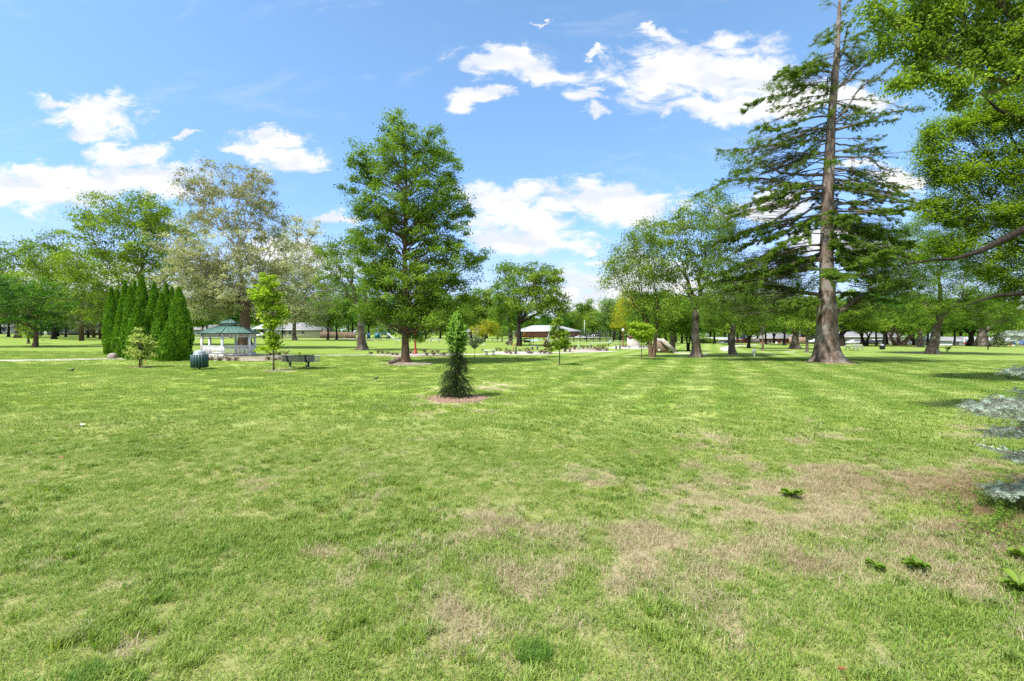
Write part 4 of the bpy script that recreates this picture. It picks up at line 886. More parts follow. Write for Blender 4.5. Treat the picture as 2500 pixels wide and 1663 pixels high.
def chips(label, name, px, py, R_, n, size, m_, ry=1.0, D=None, seed=1, flatz=.02):
    r = np.random.RandomState(seed); fr = Fr(px, py, D); m = MB(); k = 32; a = np.arange(k)*2*math.pi/k; rr = R_*(1+.08*np.sin(a*3+1)+.05*np.sin(a*5))
    V = [(0, 0, flatz)]+[(.7*rr[i]*math.cos(a[i]), .7*ry*rr[i]*math.sin(a[i]), flatz*.8) for i in range(k)]+[(rr[i]*math.cos(a[i]), ry*rr[i]*math.sin(a[i]), -.01) for i in range(k)]
    m.add(V, [[(0, 1+i, 1+(i+1) % k) for i in range(k)], [(1+i, 1+k+i, 1+k+(i+1) % k, 1+(i+1) % k) for i in range(k)]], .5)
    ca = r.uniform(0, 6.283, n); cr = R_*np.sqrt(r.uniform(0, 1.15, n)); leafquads(m, np.c_[cr*np.cos(ca), ry*cr*np.sin(ca), flatz+r.uniform(0, .01, n)], size, r, None, .8, .7)
    o = m.build(name, m_); o.location = fr.o; tag(o, label, 'mulch', kind='stuff'); return o
chips('thin mulch ring at the foot of the staked pale sapling', 'mulch_ring', 343, 897, .5, 500, .05, MULCH, seed=2)
chips('bare pale soil patch at the foot of the lime sapling', 'soil_patch', 676, 905, .62, 500, .05, MULCH2, seed=3, flatz=.008)
chips('bare brown soil strip under the leaning tree on the right lawn', 'soil_strip', 2235, 861, 2.6, 900, .12, MULCH, ry=.8, seed=4)
chips('reddish litter around the foot of the giant conifer', 'bark_litter', 2024, 886, 2.0, 1500, .07, MULCH, ry=.8, seed=5, flatz=.012)
def blue_spruce():
    r = np.random.RandomState(21); root = thing('blue_spruce', 'silvery blue spruce whose lower boughs reach in from the right edge', 'conifer', Vector((7.25, 5.6, gzf(7.25, 5.6))))
    o = np.array(root.location); w, nd = MB(), MB()
    w.tube([(0, 0, -.05), (0, 0, 2.5), (0, 0, 5)], [.12, .08, .02], 10)
    def bough(tip, dens=1.0):
        tip = np.array(tip, float); st = np.array([0, 0, tip[2]+.05*np.linalg.norm(tip[:2])]); L = np.linalg.norm(tip-st)
        n = 14; ax = curve(st, tip, -.02, n, r, .012); w.tube(ax, np.linspace(.028, .006, n), 6)
        d = (tip-st)/L; side = np.cross(d, (0, 0, 1.0)); side /= np.linalg.norm(side)
        P0, DD, LL = [], [], []
        for t in np.linspace(.25, .99, int(34*L/1.8*dens)):
            p = np.array([np.interp(t*(n-1), np.arange(n), ax[:, j]) for j in range(3)])
            for sg in (-1, 1):
                l = (.12+.40*(1-t))*L/1.8*r.uniform(.8, 1.2)
                dr = d*.85+side*sg*.7+np.array([0, 0, r.uniform(-.35, .45)]); dr /= np.linalg.norm(dr)
                P0.append(p); DD.append(dr); LL.append(l)
                for q in np.arange(.25, .95, .16/max(l, .2)):
                    sd2 = d*.9+side*sg*r.choice([-.3, 1.2])+np.array([0, 0, r.uniform(-.5, .45)])
                    P0.append(p+dr*l*q); DD.append(sd2/np.linalg.norm(sd2)); LL.append(l*.45*(1.1-q)+.05)
        P0.append(ax[-2]); DD.append(d); LL.append(.12)
        P0, DD, LL = np.array(P0), np.array(DD), np.array(LL)
        for lo, hi, per in ((0, .12, 46), (.12, .25, 80), (.25, .45, 130), (.45, 2, 190)):
            s = (LL >= lo) & (LL < hi)
            if s.any(): shoots(nd, w, P0[s], DD[s], LL[s], r, int(per*.75), .032, .0015, curl=-.12, tint=np.clip(.62+r.normal(size=s.sum())*.18, 0, 1), wr=.003)
        shoots(nd, None, ax[:-1], ax[1:]-ax[:-1], np.full(n-1, L/n), r, 60, .024, .0016, curl=0, tint=.4)
    def tip(px, py, D):
        x = (px-HX)/F*D; return (x-o[0], D-o[1], H+(HY-py)/F*D-o[2])
    for px, py, D in ((2362, 985, 5.5), (2385, 1000, 5.0), (2418, 975, 6.0), (2412, 1052, 5.3), (2440, 1060, 5.8), (2468, 1118, 5.2), (2408, 1190, 5.6), (2440, 1205, 5.2), (2455, 905, 5.4), (2462, 812, 5.8), (2470, 822, 5.3), (2400, 1010, 6.4), (2440, 1190, 6.2)):
        bough(tip(px, py, D))
    for k in range(22):
        a = r.uniform(-1.9, 1.9); z = r.uniform(.3, 4.2); l = 1.75*(1-z/5.2); bough((math.cos(a)*l, math.sin(a)*l, z-.1), .45)
    w.build('trunk', M['bark_brown'], root); nd.build('boughs', M['needle_blue'], root)
blue_spruce()
def pruned_spruce(px, py, label, seed, h=12.0, w=4.2, z0=2.4):
    r = np.random.RandomState(seed); fr = Fr(px, py); root = thing('spruce_tree', label, 'conifer', fr.o, 0, 'spruces in front of the grey house')
    m = MB(); m.tube([(0, 0, -.1), (0, 0, h*.5), (0, 0, h)], [.38, .2, .03], 10); f = MB()
    for k in range(70):
        z = z0+(h-z0)*(k/70)**1.15; a = r.uniform(0, 6.283); l = w*(1-(z-z0)/(h-z0))*r.uniform(.75, 1.1)+.2
        e = np.array([math.cos(a)*l, math.sin(a)*l, z-.14*l]); P = curve((0, 0, z), e, -.04, 5, r, .02); m.tube(P, np.linspace(.06, .015, 5), 4, cap=False)
        n = int(90*l/w)+24; t = r.uniform(.15, 1, n)[:, None]; sd_ = np.array([-math.sin(a), math.cos(a), 0])
        C = np.array([0, 0, z])+(e-np.array([0, 0, z]))*t+sd_*(r.uniform(-1, 1, (n, 1))*l*.30*(1.2-t))+r.normal(size=(n, 3))*.05; C[:, 2] -= np.abs(r.normal(size=n))*.16
        leafquads(f, C, .32, r, None, .75, .3)
    m.build('trunk', M['bark_brown'], root); f.build('crown', M['needle_grey'], root)
pruned_spruce(199, 832, 'grey-green spruce with bare lower trunk nearest the arborvitaes', 1)
pruned_spruce(229, 824, 'grey-green spruce between two others with a dark leaning trunk', 2)
pruned_spruce(246, 827, 'grey-green spruce partly behind the leftmost arborvitae', 3)
# ------------------------------------------------------------------ made things
M['white'] = mat('white_paint', (.84, .84, .84), .45, .05, 3); M['white2'] = mat('white_worn', (.62, .63, .62), .6, .12, 8)
M['roofgreen'] = mat('green_metal_roof', (.105, .205, .165), .38, .10, 2.5); M['roofseam'] = mat('green_roof_edge', (.035, .085, .062), .45)
M['slat_green'] = mat('slat_green', (.030, .085, .082), .45, .2, 12, .2); M['liner'] = mat('bin_liner', (.010, .013, .013), .8)
M['dome'] = mat('grey_plastic', (.30, .34, .38), .45, .08); M['blackmetal'] = mat('black_metal', (.012, .012, .013), .45)
M['greywood'] = mat('weathered_board', (.34, .345, .32), .8, .28, 5, .4, 60, stretch=(1, 8, 8)); M['concrete'] = mat('concrete', (.46, .42, .37), .85, .10, 2.0, .3)
M['sidewalk'] = mat('sidewalk_concrete', (.52, .49, .44), .9, .10, 1.2, .2); M['asphalt'] = mat('road_asphalt', (.34, .33, .31), .9, .06, .8)
M['paver'] = mat('paver_patio', (.42, .33, .29), .9, .16, 9); M['redpaint'] = mat('red_paint', (.33, .035, .02), .45, .1)
M['rustpaint'] = mat('brown_red_paint', (.16, .035, .022), .5, .1)
M['globe'] = mat('globe_glass', (.8, .8, .78), .3, .02); M['stone'] = mat('field_stone', (.30, .26, .22), .85, .3, 3, .6, 20); M['stone2'] = mat('light_stone', (.47, .42, .36), .85, .2, 4, .5)
M['granite'] = mat('granite', (.36, .30, .27), .8, .2, 10, .3); M['blue'] = mat('play_blue', (.02, .10, .30), .4); M['teal'] = mat('play_teal', (.02, .20, .22), .4)
M['tan'] = mat('play_tan', (.35, .28, .20), .5); M['orange_panel'] = mat('play_orange', (.75, .32, .05), .5, .25, 3); M['play_red'] = mat('play_red', (.32, .03, .03), .4)
M['slide'] = mat('slide_grey', (.55, .56, .57), .35); M['glass'] = mat('dark_glass', (.02, .025, .03), .1, .1, spec=.8)
def brickmat(name, c1, c2, mortar, sx=4.0, sz=13.0):
    m, gg, out = newmat(name); t = gg.n('ShaderNodeTexCoord'); b = gg.n('ShaderNodeTexBrick')
    s = gg.n('ShaderNodeSeparateXYZ'); gg.l(t.outputs['Object'], s.inputs[0])
    gg.l(gg.comb(gg.m('ADD', s.outputs[0], s.outputs[1]), s.outputs[2]), b.inputs['Vector'])
    b.inputs['Color1'].default_value = (*c1, 1); b.inputs['Color2'].default_value = (*c2, 1); b.inputs['Mortar'].default_value = (*mortar, 1)
    b.inputs['Scale'].default_value = sx; b.inputs['Mortar Size'].default_value = .012
    p = gg.n('ShaderNodeBsdfPrincipled'); gg.l(b.outputs[0], p.inputs['Base Color']); p.inputs['Roughness'].default_value = .85; gg.l(p.outputs[0], out.inputs[0])
    return m
M['brick'] = brickmat('red_brick', (.36, .10, .06), (.28, .075, .05), (.30, .18, .14)); M['limestone'] = brickmat('stacked_stone', (.26, .18, .12), (.14, .10, .07), (.06, .045, .035), 2.6)
M['orangebrick'] = brickmat('orange_brick', (.50, .20, .11), (.42, .16, .09), (.4, .28, .2))
M['siding_grey'] = mat('grey_siding', (.045, .045, .052), .7, .1, 3); M['siding_cream'] = mat('cream_siding', (.55, .50, .36), .7, .06, 2); M['siding_white'] = mat('white_siding', (.66, .66, .66), .7, .06, 2)
M['shingle'] = mat('grey_shingle', (.26, .26, .27), .9, .12, 6); M['shingle_light'] = mat('pale_roof', (.36, .38, .40), .6, .06, 2); M['beige'] = mat('beige_wall', (.52, .44, .36), .85, .06, 1.5)
M['woodfence'] = mat('fence_board', (.24, .16, .12), .85, .2, 3, stretch=(4, 4, .4)); M['trim'] = mat('white_trim', (.7, .7, .7), .5)
M['mesh_black'] = None
def path_strip(name, pts, w, m_, z=.004, rag=0.0):
    """ribbon on the ground through picture points (px, py) or world (x, y) tuples"""
    W = np.array([[at(*p).x, at(*p).y] if len(p) == 2 else [p[0], p[1]] for p in pts]); w = np.broadcast_to(np.asarray(w, float), (len(W),))
    s = np.r_[0, np.cumsum(np.linalg.norm(np.diff(W, axis=0), axis=1))]; n = max(8, int(s[-1]/1.2)); q = np.linspace(0, s[-1], n)
    X, Y, ww = np.interp(q, s, W[:, 0]), np.interp(q, s, W[:, 1]), np.interp(q, s, w)
    T = np.gradient(np.c_[X, Y], axis=0); T /= np.linalg.norm(T, axis=1, keepdims=True); N = np.c_[-T[:, 1], T[:, 0]]
    A, B = np.c_[X, Y]+N*ww[:, None]/2, np.c_[X, Y]-N*ww[:, None]/2
    V = np.concatenate([np.c_[A, gz(A[:, 0], A[:, 1])+z+.012], np.c_[B, gz(B[:, 0], B[:, 1])+z+.012], np.c_[A, gz(A[:, 0], A[:, 1])-.05], np.c_[B, gz(B[:, 0], B[:, 1])-.05]])
    i = np.arange(n-1); f = np.stack([i, i+n, i+n+1, i+1], 1); e1 = np.stack([i, i+1, i+2*n+1, i+2*n], 1); e2 = np.stack([i+n, i+3*n, i+3*n+1, i+n+1], 1)
    b = MB(); b.add(V, [f, e1, e2]); o = b.build(name, m_); o['kind'] = 'structure'; return o
path_strip('sidewalk', [(-60, 883), (0, 880.5), (150, 878.5), (280, 876), (420, 874), (600, 873), (700, 868.6), (900, 866.5), (1160, 865.6), (1500, 858)], 1.25, M['sidewalk'], .010)
path_strip('park_road', [(-80, 122, 0), (-118.+10, 128, 0), (-60, 132, 0), (-30, 140, 0), (10, 150, 0)], 3.0, M['asphalt'], .008)
path_strip('playground_path', [(740, 823), (840, 826.5), (880, 829), (925, 832)], 1.2, M['sidewalk'], .008)
path_strip('court_path', [(1440, 838), (1475, 836.5), (1520, 833)], 1.2, M['sidewalk'], .008)
path_strip('curving_path', [(1778, 858), (1772, 853), (1776, 848), (1800, 844), (1850, 841)], [.8, 1.6, 1.8, 1.8, 1.6], M['sidewalk'], .008)
path_strip('monument_walk', [(1651, 862), (1690, 863.5), (1731, 865)], [1.1, 1.2, 1.2], M['sidewalk'], .03)
path_strip('stepping_slab', [(1862, 863), (1888, 863.3)], .9, M['sidewalk'], .01); path_strip('stepping_slab', [(1918, 859), (1945, 860)], .9, M['sidewalk'], .01)
path_strip('street', [(40, 140, 0), (90, 134, 0), (170, 134, 0), (260, 140, 0)], 7.0, M['asphalt'], .02)
def patio(label, pts, z, m_):
    W = [(at(*p).x, at(*p).y) for p in pts]; b = MB(); n = len(W)
    V = [(x, y, gzf(x, y)+z) for x, y in W]+[(x, y, gzf(x, y)-.05) for x, y in W]
    b.add(V, [[tuple(range(n))], [(i, n+i, n+(i+1) % n, (i+1) % n) for i in range(n)]]); o = b.build(label, m_); o['kind'] = 'structure'
patio('gazebo_patio', [(588, 881), (630, 882), (668, 881), (715, 880), (712, 871), (668, 866), (600, 864), (480, 866), (440, 872), (445, 878), (500, 879)][::1], .022, M['paver'])
patio('garden_patio', [(905, 868), (990, 872), (1100, 870), (1100, 864), (1010, 862), (930, 864)], .020, M['paver'])
patio('garden_patio', [(1190, 864), (1260, 866), (1340, 866), (1352, 861), (1290, 858), (1210, 859)], .020, M['sidewalk'])
patio('garden_patio', [(1370, 857), (1420, 858.5), (1486, 859), (1486, 854), (1440, 850.5), (1370, 851)], .020, M['paver'])
patio('garden_patio', [(1480, 850), (1540, 852), (1562, 852), (1600, 850), (1570, 845), (1500, 846)], .020, M['sidewalk'])
# ---- gazebo
def gazebo():
    fr = Fr(560, 868.5); D = fr.D; t = thing('gazebo', 'white gazebo with two-tier green metal roof on a paved patio', 'gazebo', fr.o)
    Rp, eave, Re = 1.88, 1.78, 2.2; ang = [R(-90+17+60*i) for i in range(6)]
    P = [np.array((Rp*math.cos(a), Rp*math.sin(a), 0)) for a in ang]
    for i, p in enumerate(P):
        b = MB(); b.box(p+(0, 0, eave/2+.02), (.15, .15, eave), ang[i]); b.box(p+(0, 0, .06), (.20, .20, .16), ang[i]); b.box(p*1.06+(0, 0, eave-.05), (.17, .13, .14), ang[i]); b.build('post', M['white'], t)
    for i in range(6):
        p, q = P[i], P[(i+1) % 6]; d = q-p; L = np.linalg.norm(d); rz = math.atan2(d[1], d[0]); mid = (p+q)/2; L2 = L-.17
        b = MB(); b.box(mid+(0, 0, eave-.03), (L2, .07, .07), rz); b.box(mid+(0, 0, eave-.27), (L2, .05, .05), rz)
        n = 13
        for k in range(n):
            c = p+d*((k+.5)/n*.86+.07); b.box(c+(0, 0, eave-.155), (.045, .028, .19), rz)
        b.build('frieze', M['white'], t)
        if i == 3: continue
        b = MB(); b.box(mid+(0, 0, .80), (L2, .06, .06), rz); b.box(mid+(0, 0, .13), (L2, .05, .05), rz)
        if i == 4:
            b.box(mid+(0, 0, .46), (L2, .025, .62), rz)
        else:
            for k in range(14): c = p+d*((k+.5)/14*.90+.05); b.box(c+(0, 0, .465), (.052, .03, .62), rz)
        b.build('railing', M['white'], t)
    b = MB(); b.lathe([(0, .02), (2.1, .02), (2.1, .06), (0, .06)], 6, (0, 0, 0), ang[0]); b.build('floor_slab', M['concrete'], t)
    def roof(name, r0, z0, r1, z1, th):
        k = MB(); k.lathe([(r0, z0), (r1, z1)], 6, (0, 0, 0), ang[0]); k.lathe([(r0, z0), (r0-.02, z0-th), (max(r0-.3, .1), z0-th+.02), (r1*.9, z1-.05)], 6, (0, 0, 0), ang[0])
        ro = k.build(name, M['roofgreen'], t)
        s = MB()
        for i in range(6):
            a, a2 = ang[i], ang[(i+1) % 6]
            A0, A1 = np.array((r0*math.cos(a), r0*math.sin(a), z0+.012)), np.array((r1*math.cos(a), r1*math.sin(a), z1+.012))
            B0, B1 = np.array((r0*math.cos(a2), r0*math.sin(a2), z0+.012)), np.array((r1*math.cos(a2), r1*math.sin(a2), z1+.012))
            s.tube([A0, A1], .030, 5); s.tube([A0-(0, 0, th*.5), B0-(0, 0, th*.5)], .055, 4)
            for f in ((.2, .4, .6, .8) if r0 > 1 else (.5,)):
                e = A0+(B0-A0)*f; L = A1+(B1-A1)*f; s.tube([e, L], .013, 4)
        s.build('roof_seam', M['roofseam'], ro)
    roof('roof', Re, eave+.05, .55, 2.43, .10)
    c = MB(); c.lathe([(.52, 2.36), (.52, 2.56)], 6, (0, 0, 0), ang[0])
    for i in range(6): a = ang[i]; c.box((.56*math.cos(a), .56*math.sin(a), 2.52), (.08, .08, .12), a)
    c.build('cupola_wall', M['white'], t); roof('cupola_roof', .74, 2.60, .02, 2.93, .07)
gazebo()
def plain_bench(label, px, py, w, rz, m_, D=None, arch=True):
    fr = Fr(px, py, D); t = thing('garden_bench', label, 'bench', fr.o, rz)
    b = MB(); b.box((0, .2, .40), (w, .42, .04)); b.build('seat', m_, t)
    for s in (-1, 1):
        for y in (.05, .35): b = MB(); b.box((s*w*.42, y, .19), (.05, .05, .38)); b.build('leg', m_, t)
    b = MB(); n = 9
    for k in range(n):
        x = -w*.42+w*.84*k/(n-1); hgt = .30+.12*math.cos(x/w*3); b.box((x, .40, .42+hgt/2), (.03, .03, hgt))
    b.tube([(-w*.45+w*.9*k/8, .40, .73+.12*math.cos((-w*.45+w*.9*k/8)/w*3)) for k in range(9)], .025, 5); b.build('backrest', m_, t)
plain_bench('small white arched bench in front of the gazebo railing', 528, 875.5, .62, R(-12), M['white'])
# ---- domed slatted bins
def bin_(label, px, py, n=18, slat='slat_green', sc_=1.0):
    fr = Fr(px, py); t = thing('trash_can', label, 'trash can', fr.o); t.scale = (sc_,)*3
    b = MB(); b.tube([(0, 0, -.03), (0, 0, .10)], .045, 8); b.lathe([(0, .085), (.30, .085), (.30, .10), (0, .10)], 20); b.build('foot', M['blackmetal'], t)
    b = MB(); b.lathe([(.345, .10), (.35, .72), (.33, .72), (.325, .12)], 28); b.build('liner', M['liner'], t)
    for k in range(n):
        a = 2*math.pi*k/n; b = MB(); b.box((.372*math.cos(a), .372*math.sin(a), .425), (.022, .105, .64), a); b.build('slat', M[slat], t)
    b = MB(); b.lathe([(.385, .12), (.385, .14), (.36, .14), (.36, .12), (.385, .12)], 28); b.build('band', M['blackmetal'], t); b = MB(); b.lathe([(.36, .745), (.385, .745), (.385, .73), (.36, .73)], 28); b.build('band', M['blackmetal'], t)
    b = MB(); b.lathe([(.31, .735), (.27, .75), (.262, .82), (.23, .88), (.17, .93), (.09, .96), (.0, .97)], 28)
    b.build('dome_lid', M['dome'], t, smooth=True); return t
bin_('green slatted trash can with grey dome lid between the arborvitaes and the gazebo', 487, 902, 18, sc_=1.03)
bin_('dark domed trash can far off on the right lawn', 2154, 854, 18, 'liner', sc_=.92)
# ---- park bench seen from behind
def park_bench():
    fr = Fr(730, 898); t = thing('park_bench', 'weathered grey slatted park bench with black brackets seen from behind', 'bench', fr.o, R(-4)); k = 1/fr.k
    w = 1.80
    for i in range(4):
        z = .37+.095*i; y = -.02-.035*i; b = MB(); b.box((0, y, z), (w, .035, .084), rx=R(12)); b.build('back_slat', M['greywood'], t)
    b = MB(); b.box((0, -.145, .705), (w+.02, .10, .04)); b.build('top_rail', M['greywood'], t)
    for i in range(4): b = MB(); b.box((0, .09+.11*i, .355), (w, .095, .04)); b.build('seat_slat', M['greywood'], t)
    for x in (-.62, .42):
        b = MB(); b.box((x, -.085, .50), (.075, .045, .42), rx=R(20)); b.box((x, .22, .315), (.06, .5, .045)); b.build('bracket', M['blackmetal'], t)
        b = MB(); b.box((x+.05, .12, .15), (.085, .085, .34)); g_ = b.build('leg', M['blackmetal'], t); b = MB(); b.box((x+.05, .12, .02), (.095, .095, .05)); b.build('foot', M['white2'], g_)
    for s in (-1, 1):
        b = MB(); b.box((s*.93, .14, .62), (.06, .48, .045)); b.box((s*.93, .36, .48), (.05, .05, .26)); b.box((s*.93, -.04, .48), (.045, .045, .26)); b.box((s*.93, .15, .35), (.05, .50, .05)); b.build('armrest', M['white2'] if s > 0 else M['greywood'], t)
park_bench()
# ---- lamp posts
def lamp(label, px, py, top, m_, globe=True, w=.09):
    fr = Fr(px, py); h = (py-top)/fr.k; t = thing('lamp_post', label, 'lamp post', fr.o)
    b = MB(); b.lathe([(0, -.02), (w*2.6, -.02), (w*2.6, .10), (w*1.9, .16), (w*1.3, .45), (w, .55), (w*.75, h*.96), (w*1.1, h*.97), (w*1.1, h), (0, h)], 12); b.build('pole', m_, t, smooth=False)
    b = MB(); g0 = h; b.lathe([(w*.8, g0), (.17, g0+.07), (.20, g0+.20), (.15, g0+.34), (.0, g0+.40)], 14); b.build('globe', M['globe'], t, smooth=True)
    b = MB(); b.lathe([(.06, g0+.38), (.03, g0+.44), (0, g0+.52)], 8); b.build('finial', M['globe'], t)
lamp('red lamp post with wide foot rising behind the big centre tree trunk', 1014, 863.5, 797, M['redpaint'])
lamp('brown-red lamp post with white globe before the yellow-green weeping tree', 1521, 847.5, 809, M['rustpaint'], w=.08)
# ---- picnic tables
def picnic(label, px, py, w, m_, rz=0.0, D=None, group=None, frame='blackmetal'):
    fr = Fr(px, py, D); t = thing('picnic_table', label, 'picnic table', fr.o, rz, group)
    b = MB(); b.box((0, 0, .75), (w, .75, .05)); b.build('tabletop', M[m_], t)
    for s in (-1, 1): b = MB(); b.box((0, s*.68, .45), (w, .26, .045)); b.build('seat', M[m_], t)
    for s in (-1, 1):
        b = MB(); x = s*w*.36; b.tube([(x, -.45, .0), (x, 0, .72), (x, .45, 0)], .035, 5); b.tube([(x, -.7, .42), (x, .7, .42)], .03, 5); b.build('frame', M[frame], t)
    return t
picnic('white picnic table with black legs seen right of the giant conifer foot', 2079, 856.5, 1.9, 'white2', R(14))
picnic('white picnic table partly hidden left of the big centre trunk', 976, 837, 1.9, 'white2', R(20), frame='white2')
picnic('white picnic table under the lowest leaves right of the centre trunk', 1062, 837, 2.1, 'white2', R(-8), frame='white2')
picnic('small white picnic table beside the small yellow-green tree', 1208, 835, 1.7, 'white2', R(5))
plain_bench('white slatted bench standing against the right end of the white picnic table', 2100, 856, 1.3, R(-6), M['white2'])
def slab_bench(label, px, py, w, m_='stone2', leg='stone', h=.42):
    fr = Fr(px, py); t = thing('stone_bench', label, 'bench', fr.o)
    b = MB(); b.box((0, 0, h), (w, .45, .09)); b.build('seat', M[m_], t)
    for s in (-1, 1): b = MB(); b.box((s*w*.26, 0, h*.48), (w*.2, .34, h*.92), taper=.75); b.build('leg', M[leg], t)
slab_bench('stone bench on the lawn behind the garden bed below the joined trees', 1306, 854, 1.15)
slab_bench('stone bench at the near edge of the path left of the green post sculpture', 1385, 860, 1.1)
slab_bench('stone bench right of the green post sculpture', 1439, 849.5, 1.0)
slab_bench('dark stone bench left of the globe lamp post', 1509, 852.5, 1.0)
slab_bench('white stone bench with two block legs on the near path edge', 1196, 867, 1.2, 'white2', 'white2')
slab_bench('white stone bench half hidden behind the young spruce', 1103, 862, .9, 'white2', 'white2')
# ---- sculptures
def sculptures():
    fr = Fr(1256, 859.5); t = thing('sculpture', 'green and yellow arch-shaped sculpture in the garden bed', 'sculpture', fr.o)
    b = MB(); P = [(-.14, 0, 0), (-.15, 0, .5), (-.10, 0, .85), (0, 0, .98), (.08, 0, .85), (.10, 0, .55), (.06, 0, .2)]; b.tube(P, [.06, .07, .08, .09, .08, .06, .05], 8); b.build('arch', mat('sculpt_yellow', (.55, .45, .12), .5, .3, 3), t, True)
    b = MB(); b.tube([(.14, .03, 0), (.16, .03, .35), (.12, .03, .68), (.05, .03, .85)], [.10, .11, .07, .02], 8); b.build('leaf_blade', mat('sculpt_green', (.06, .20, .07), .5), t, True)
    fr = Fr(1413, 854); t = thing('sculpture', 'pale green round-topped post sculpture in the garden bed', 'sculpture', fr.o); gm = mat('sculpt_mint', (.35, .60, .28), .5)
    b = MB(); b.lathe([(0, 0), (.13, 0), (.11, .3), (.12, .75), (.05, .80)], 12); b.build('column', gm, t, True)
    b = MB(); b.lathe([(0, .78), (.11, .80), (.14, .90), (.08, 1.0), (0, 1.02)], 12); b.build('head', mat('sculpt_lime', (.5, .65, .2), .5), t, True)
    fr = Fr(1338, 843); t = thing('sculpture', 'white curved figure sculpture on the lawn behind the purple sapling', 'sculpture', fr.o)
    b = MB(); b.tube([(0, 0, 0), (.10, 0, .6), (-.05, 0, 1.1), (.12, 0, 1.7), (.05, 0, 2.1)], [.22, .14, .17, .10, .02], 9); b.build('figure', M['white'], t, True)
    b = MB(); b.box((0, 0, .05), (.7, .5, .12)); b.build('plinth', M['concrete'], t)
    fr = Fr(1490, 839); t = thing('sculpture', 'small pale blue angular sculpture on the lawn left of the globe lamp post', 'sculpture', fr.o); pb = mat('pale_blue', (.45, .58, .62), .5)
    b = MB(); b.box((0, 0, .25), (.5, .3, .5), taper=.6); b.build('base', pb, t); b = MB(); b.tube([(0, 0, .5), (.25, 0, .8), (-.1, 0, 1.1)], [.06, .08, .03], 6); b.build('wing', pb, t)
    fr = Fr(1548, 847); t = thing('sculpture', 'curved tan wall with a dark red disc on top right of the globe lamp post', 'sculpture', fr.o)
    b = MB(); n = 10; a = np.linspace(R(200), R(330), n); V = []
    for rr in (1.6, 1.35):
        for q in a: V += [(rr*.7*math.cos(q), rr*.7*math.sin(q)+.8, 0), (rr*.7*math.cos(q), rr*.7*math.sin(q)+.8, 1.45-.12*(q-a[0]))]
    f = [(2*i, 2*i+2, 2*i+3, 2*i+1) for i in range(n-1)]+[(2*n+2*i, 2*n+2*i+1, 2*n+2*i+3, 2*n+2*i+2) for i in range(n-1)]+[(2*i+1, 2*i+3, 2*n+2*i+3, 2*n+2*i+1) for i in range(n-1)]
    b.add(V, [f]); b.build('curved_wall', M['concrete'], t); b = MB(); b.lathe([(0, 1.45), (.45, 1.5), (.5, 1.62), (.4, 1.78), (0, 1.82)], 14, (-.5, .1, 0)); b.build('disc', M['rustpaint'], t)
    b = MB(); b.lathe([(0, 0), (.5, 0), (.55, .12), (.35, .2), (0, .22)], 14, (.4, -.9, 0)); b.build('bowl', M['concrete'], t)
sculptures()
# ---- ramp monument
def monument():
    fr = Fr(1628, 861.5); t = thing('stone_monument', 'stacked stone wall with slanted concrete slab running down to the lawn', 'monument', fr.o); P = fr.P
    def q(x, y): v = P(x, y); return (v[0], v[2])
    b = MB(); b.slab([q(1606, 862), q(1645, 862), q(1639, 853), (q(1613, 836)), q(1612, 833), q(1607, 834)], .0, 1.3); b.build('stone_wall', M['limestone'], t)
    b = MB(); a0, a1 = np.array(q(1613.5, 829)), np.array(q(1650, 862.5)); d = (a1-a0)/np.linalg.norm(a1-a0); nn = np.array([-d[1], d[0]])*.12
    b.slab([tuple(a0-nn), tuple(a1-nn), tuple(a1+nn), tuple(a0+nn)], -.18, 1.55); b.build('slanted_slab', M['concrete'], t)
    b = MB(); nn2 = nn*1.1
    for y0 in (-.26, 1.55): b.slab([tuple(a0-nn*1.5), tuple(a1-nn*1.5), tuple(a1+nn*2.0), tuple(a0+nn*2.0)], y0, y0+.08)
    b.build('slab_edge', M['stone2'], t)
    for px, w in ((1609, 4.6), (1634, 4.6)):
        v = P(px, 855); b = MB(); b.box((v[0], -.07, v[2]), (w/fr.k, .06, .22)); b.build('plaque', M['siding_white'], t)
monument()
# ---- white sign board
fr = Fr(1841, 873); t = thing('sign_board', 'small white tilted board on a leaning white post on the right lawn', 'sign', fr.o)
b = MB(); b.tube([(.03, 0, -.03), (-.0, 0, .48)], .05, 4); b.build('post', M['white'], t)
b = MB(); b.slab([(-.16, .42), (.17, .40), (.10, .74), (-.08, .80), (-.15, .70)], -.05, .03); b.build('board', M['white'], t)
b = MB(); b.slab([(-.06, .79), (.02, .78), (.02, .84), (-.05, .84)], -.02, .01); b.build('cap', M['white'], t)
stick('post', 'plain white post right of the tall airy tree trunk', 'post', Fr(1706, 842), [(1706, 842), (1706, 829)], .10, M['white'], 6)
stick('post', 'short white post on the lawn left of the green and yellow sculpture', 'post', Fr(1180, 846), [(1180, 846), (1180, 839.5)], .06, M['white'], 6)
# ---- boulders and logs
def rock(name, label, cat, px, py, dims, m_, seed, rz=0.0, D=None):
    r = np.random.RandomState(seed); fr = Fr(px, py, D); b = MB(); n, k = 10, 16; V = []
    for i in range(n+1):
        th = math.pi*i/n
        for j in range(k):
            ph = 2*math.pi*j/k; d = np.array((math.sin(th)*math.cos(ph), math.sin(th)*math.sin(ph), math.cos(th)))
            d = np.sign(d)*np.abs(d)**.75; s = .85+.3*float(fbm(np.array([d[0]*1.7+seed]), np.array([d[1]*1.7+d[2]*1.3]), seed, 3)[0])
            V.append(d*s*np.array(dims)/2+(0, 0, dims[2]*.42))
    i = np.arange(n)[:, None]*k; j = np.arange(k)[None]; j2 = (j+1) % k; b.add(V, [np.stack([i+j, i+k+j, i+k+j2, i+j2], -1).reshape(-1, 4)])
    o = b.build(name, m_); o.location = fr.o; o.rotation_euler = (0, 0, rz); return tag(o, label, cat)
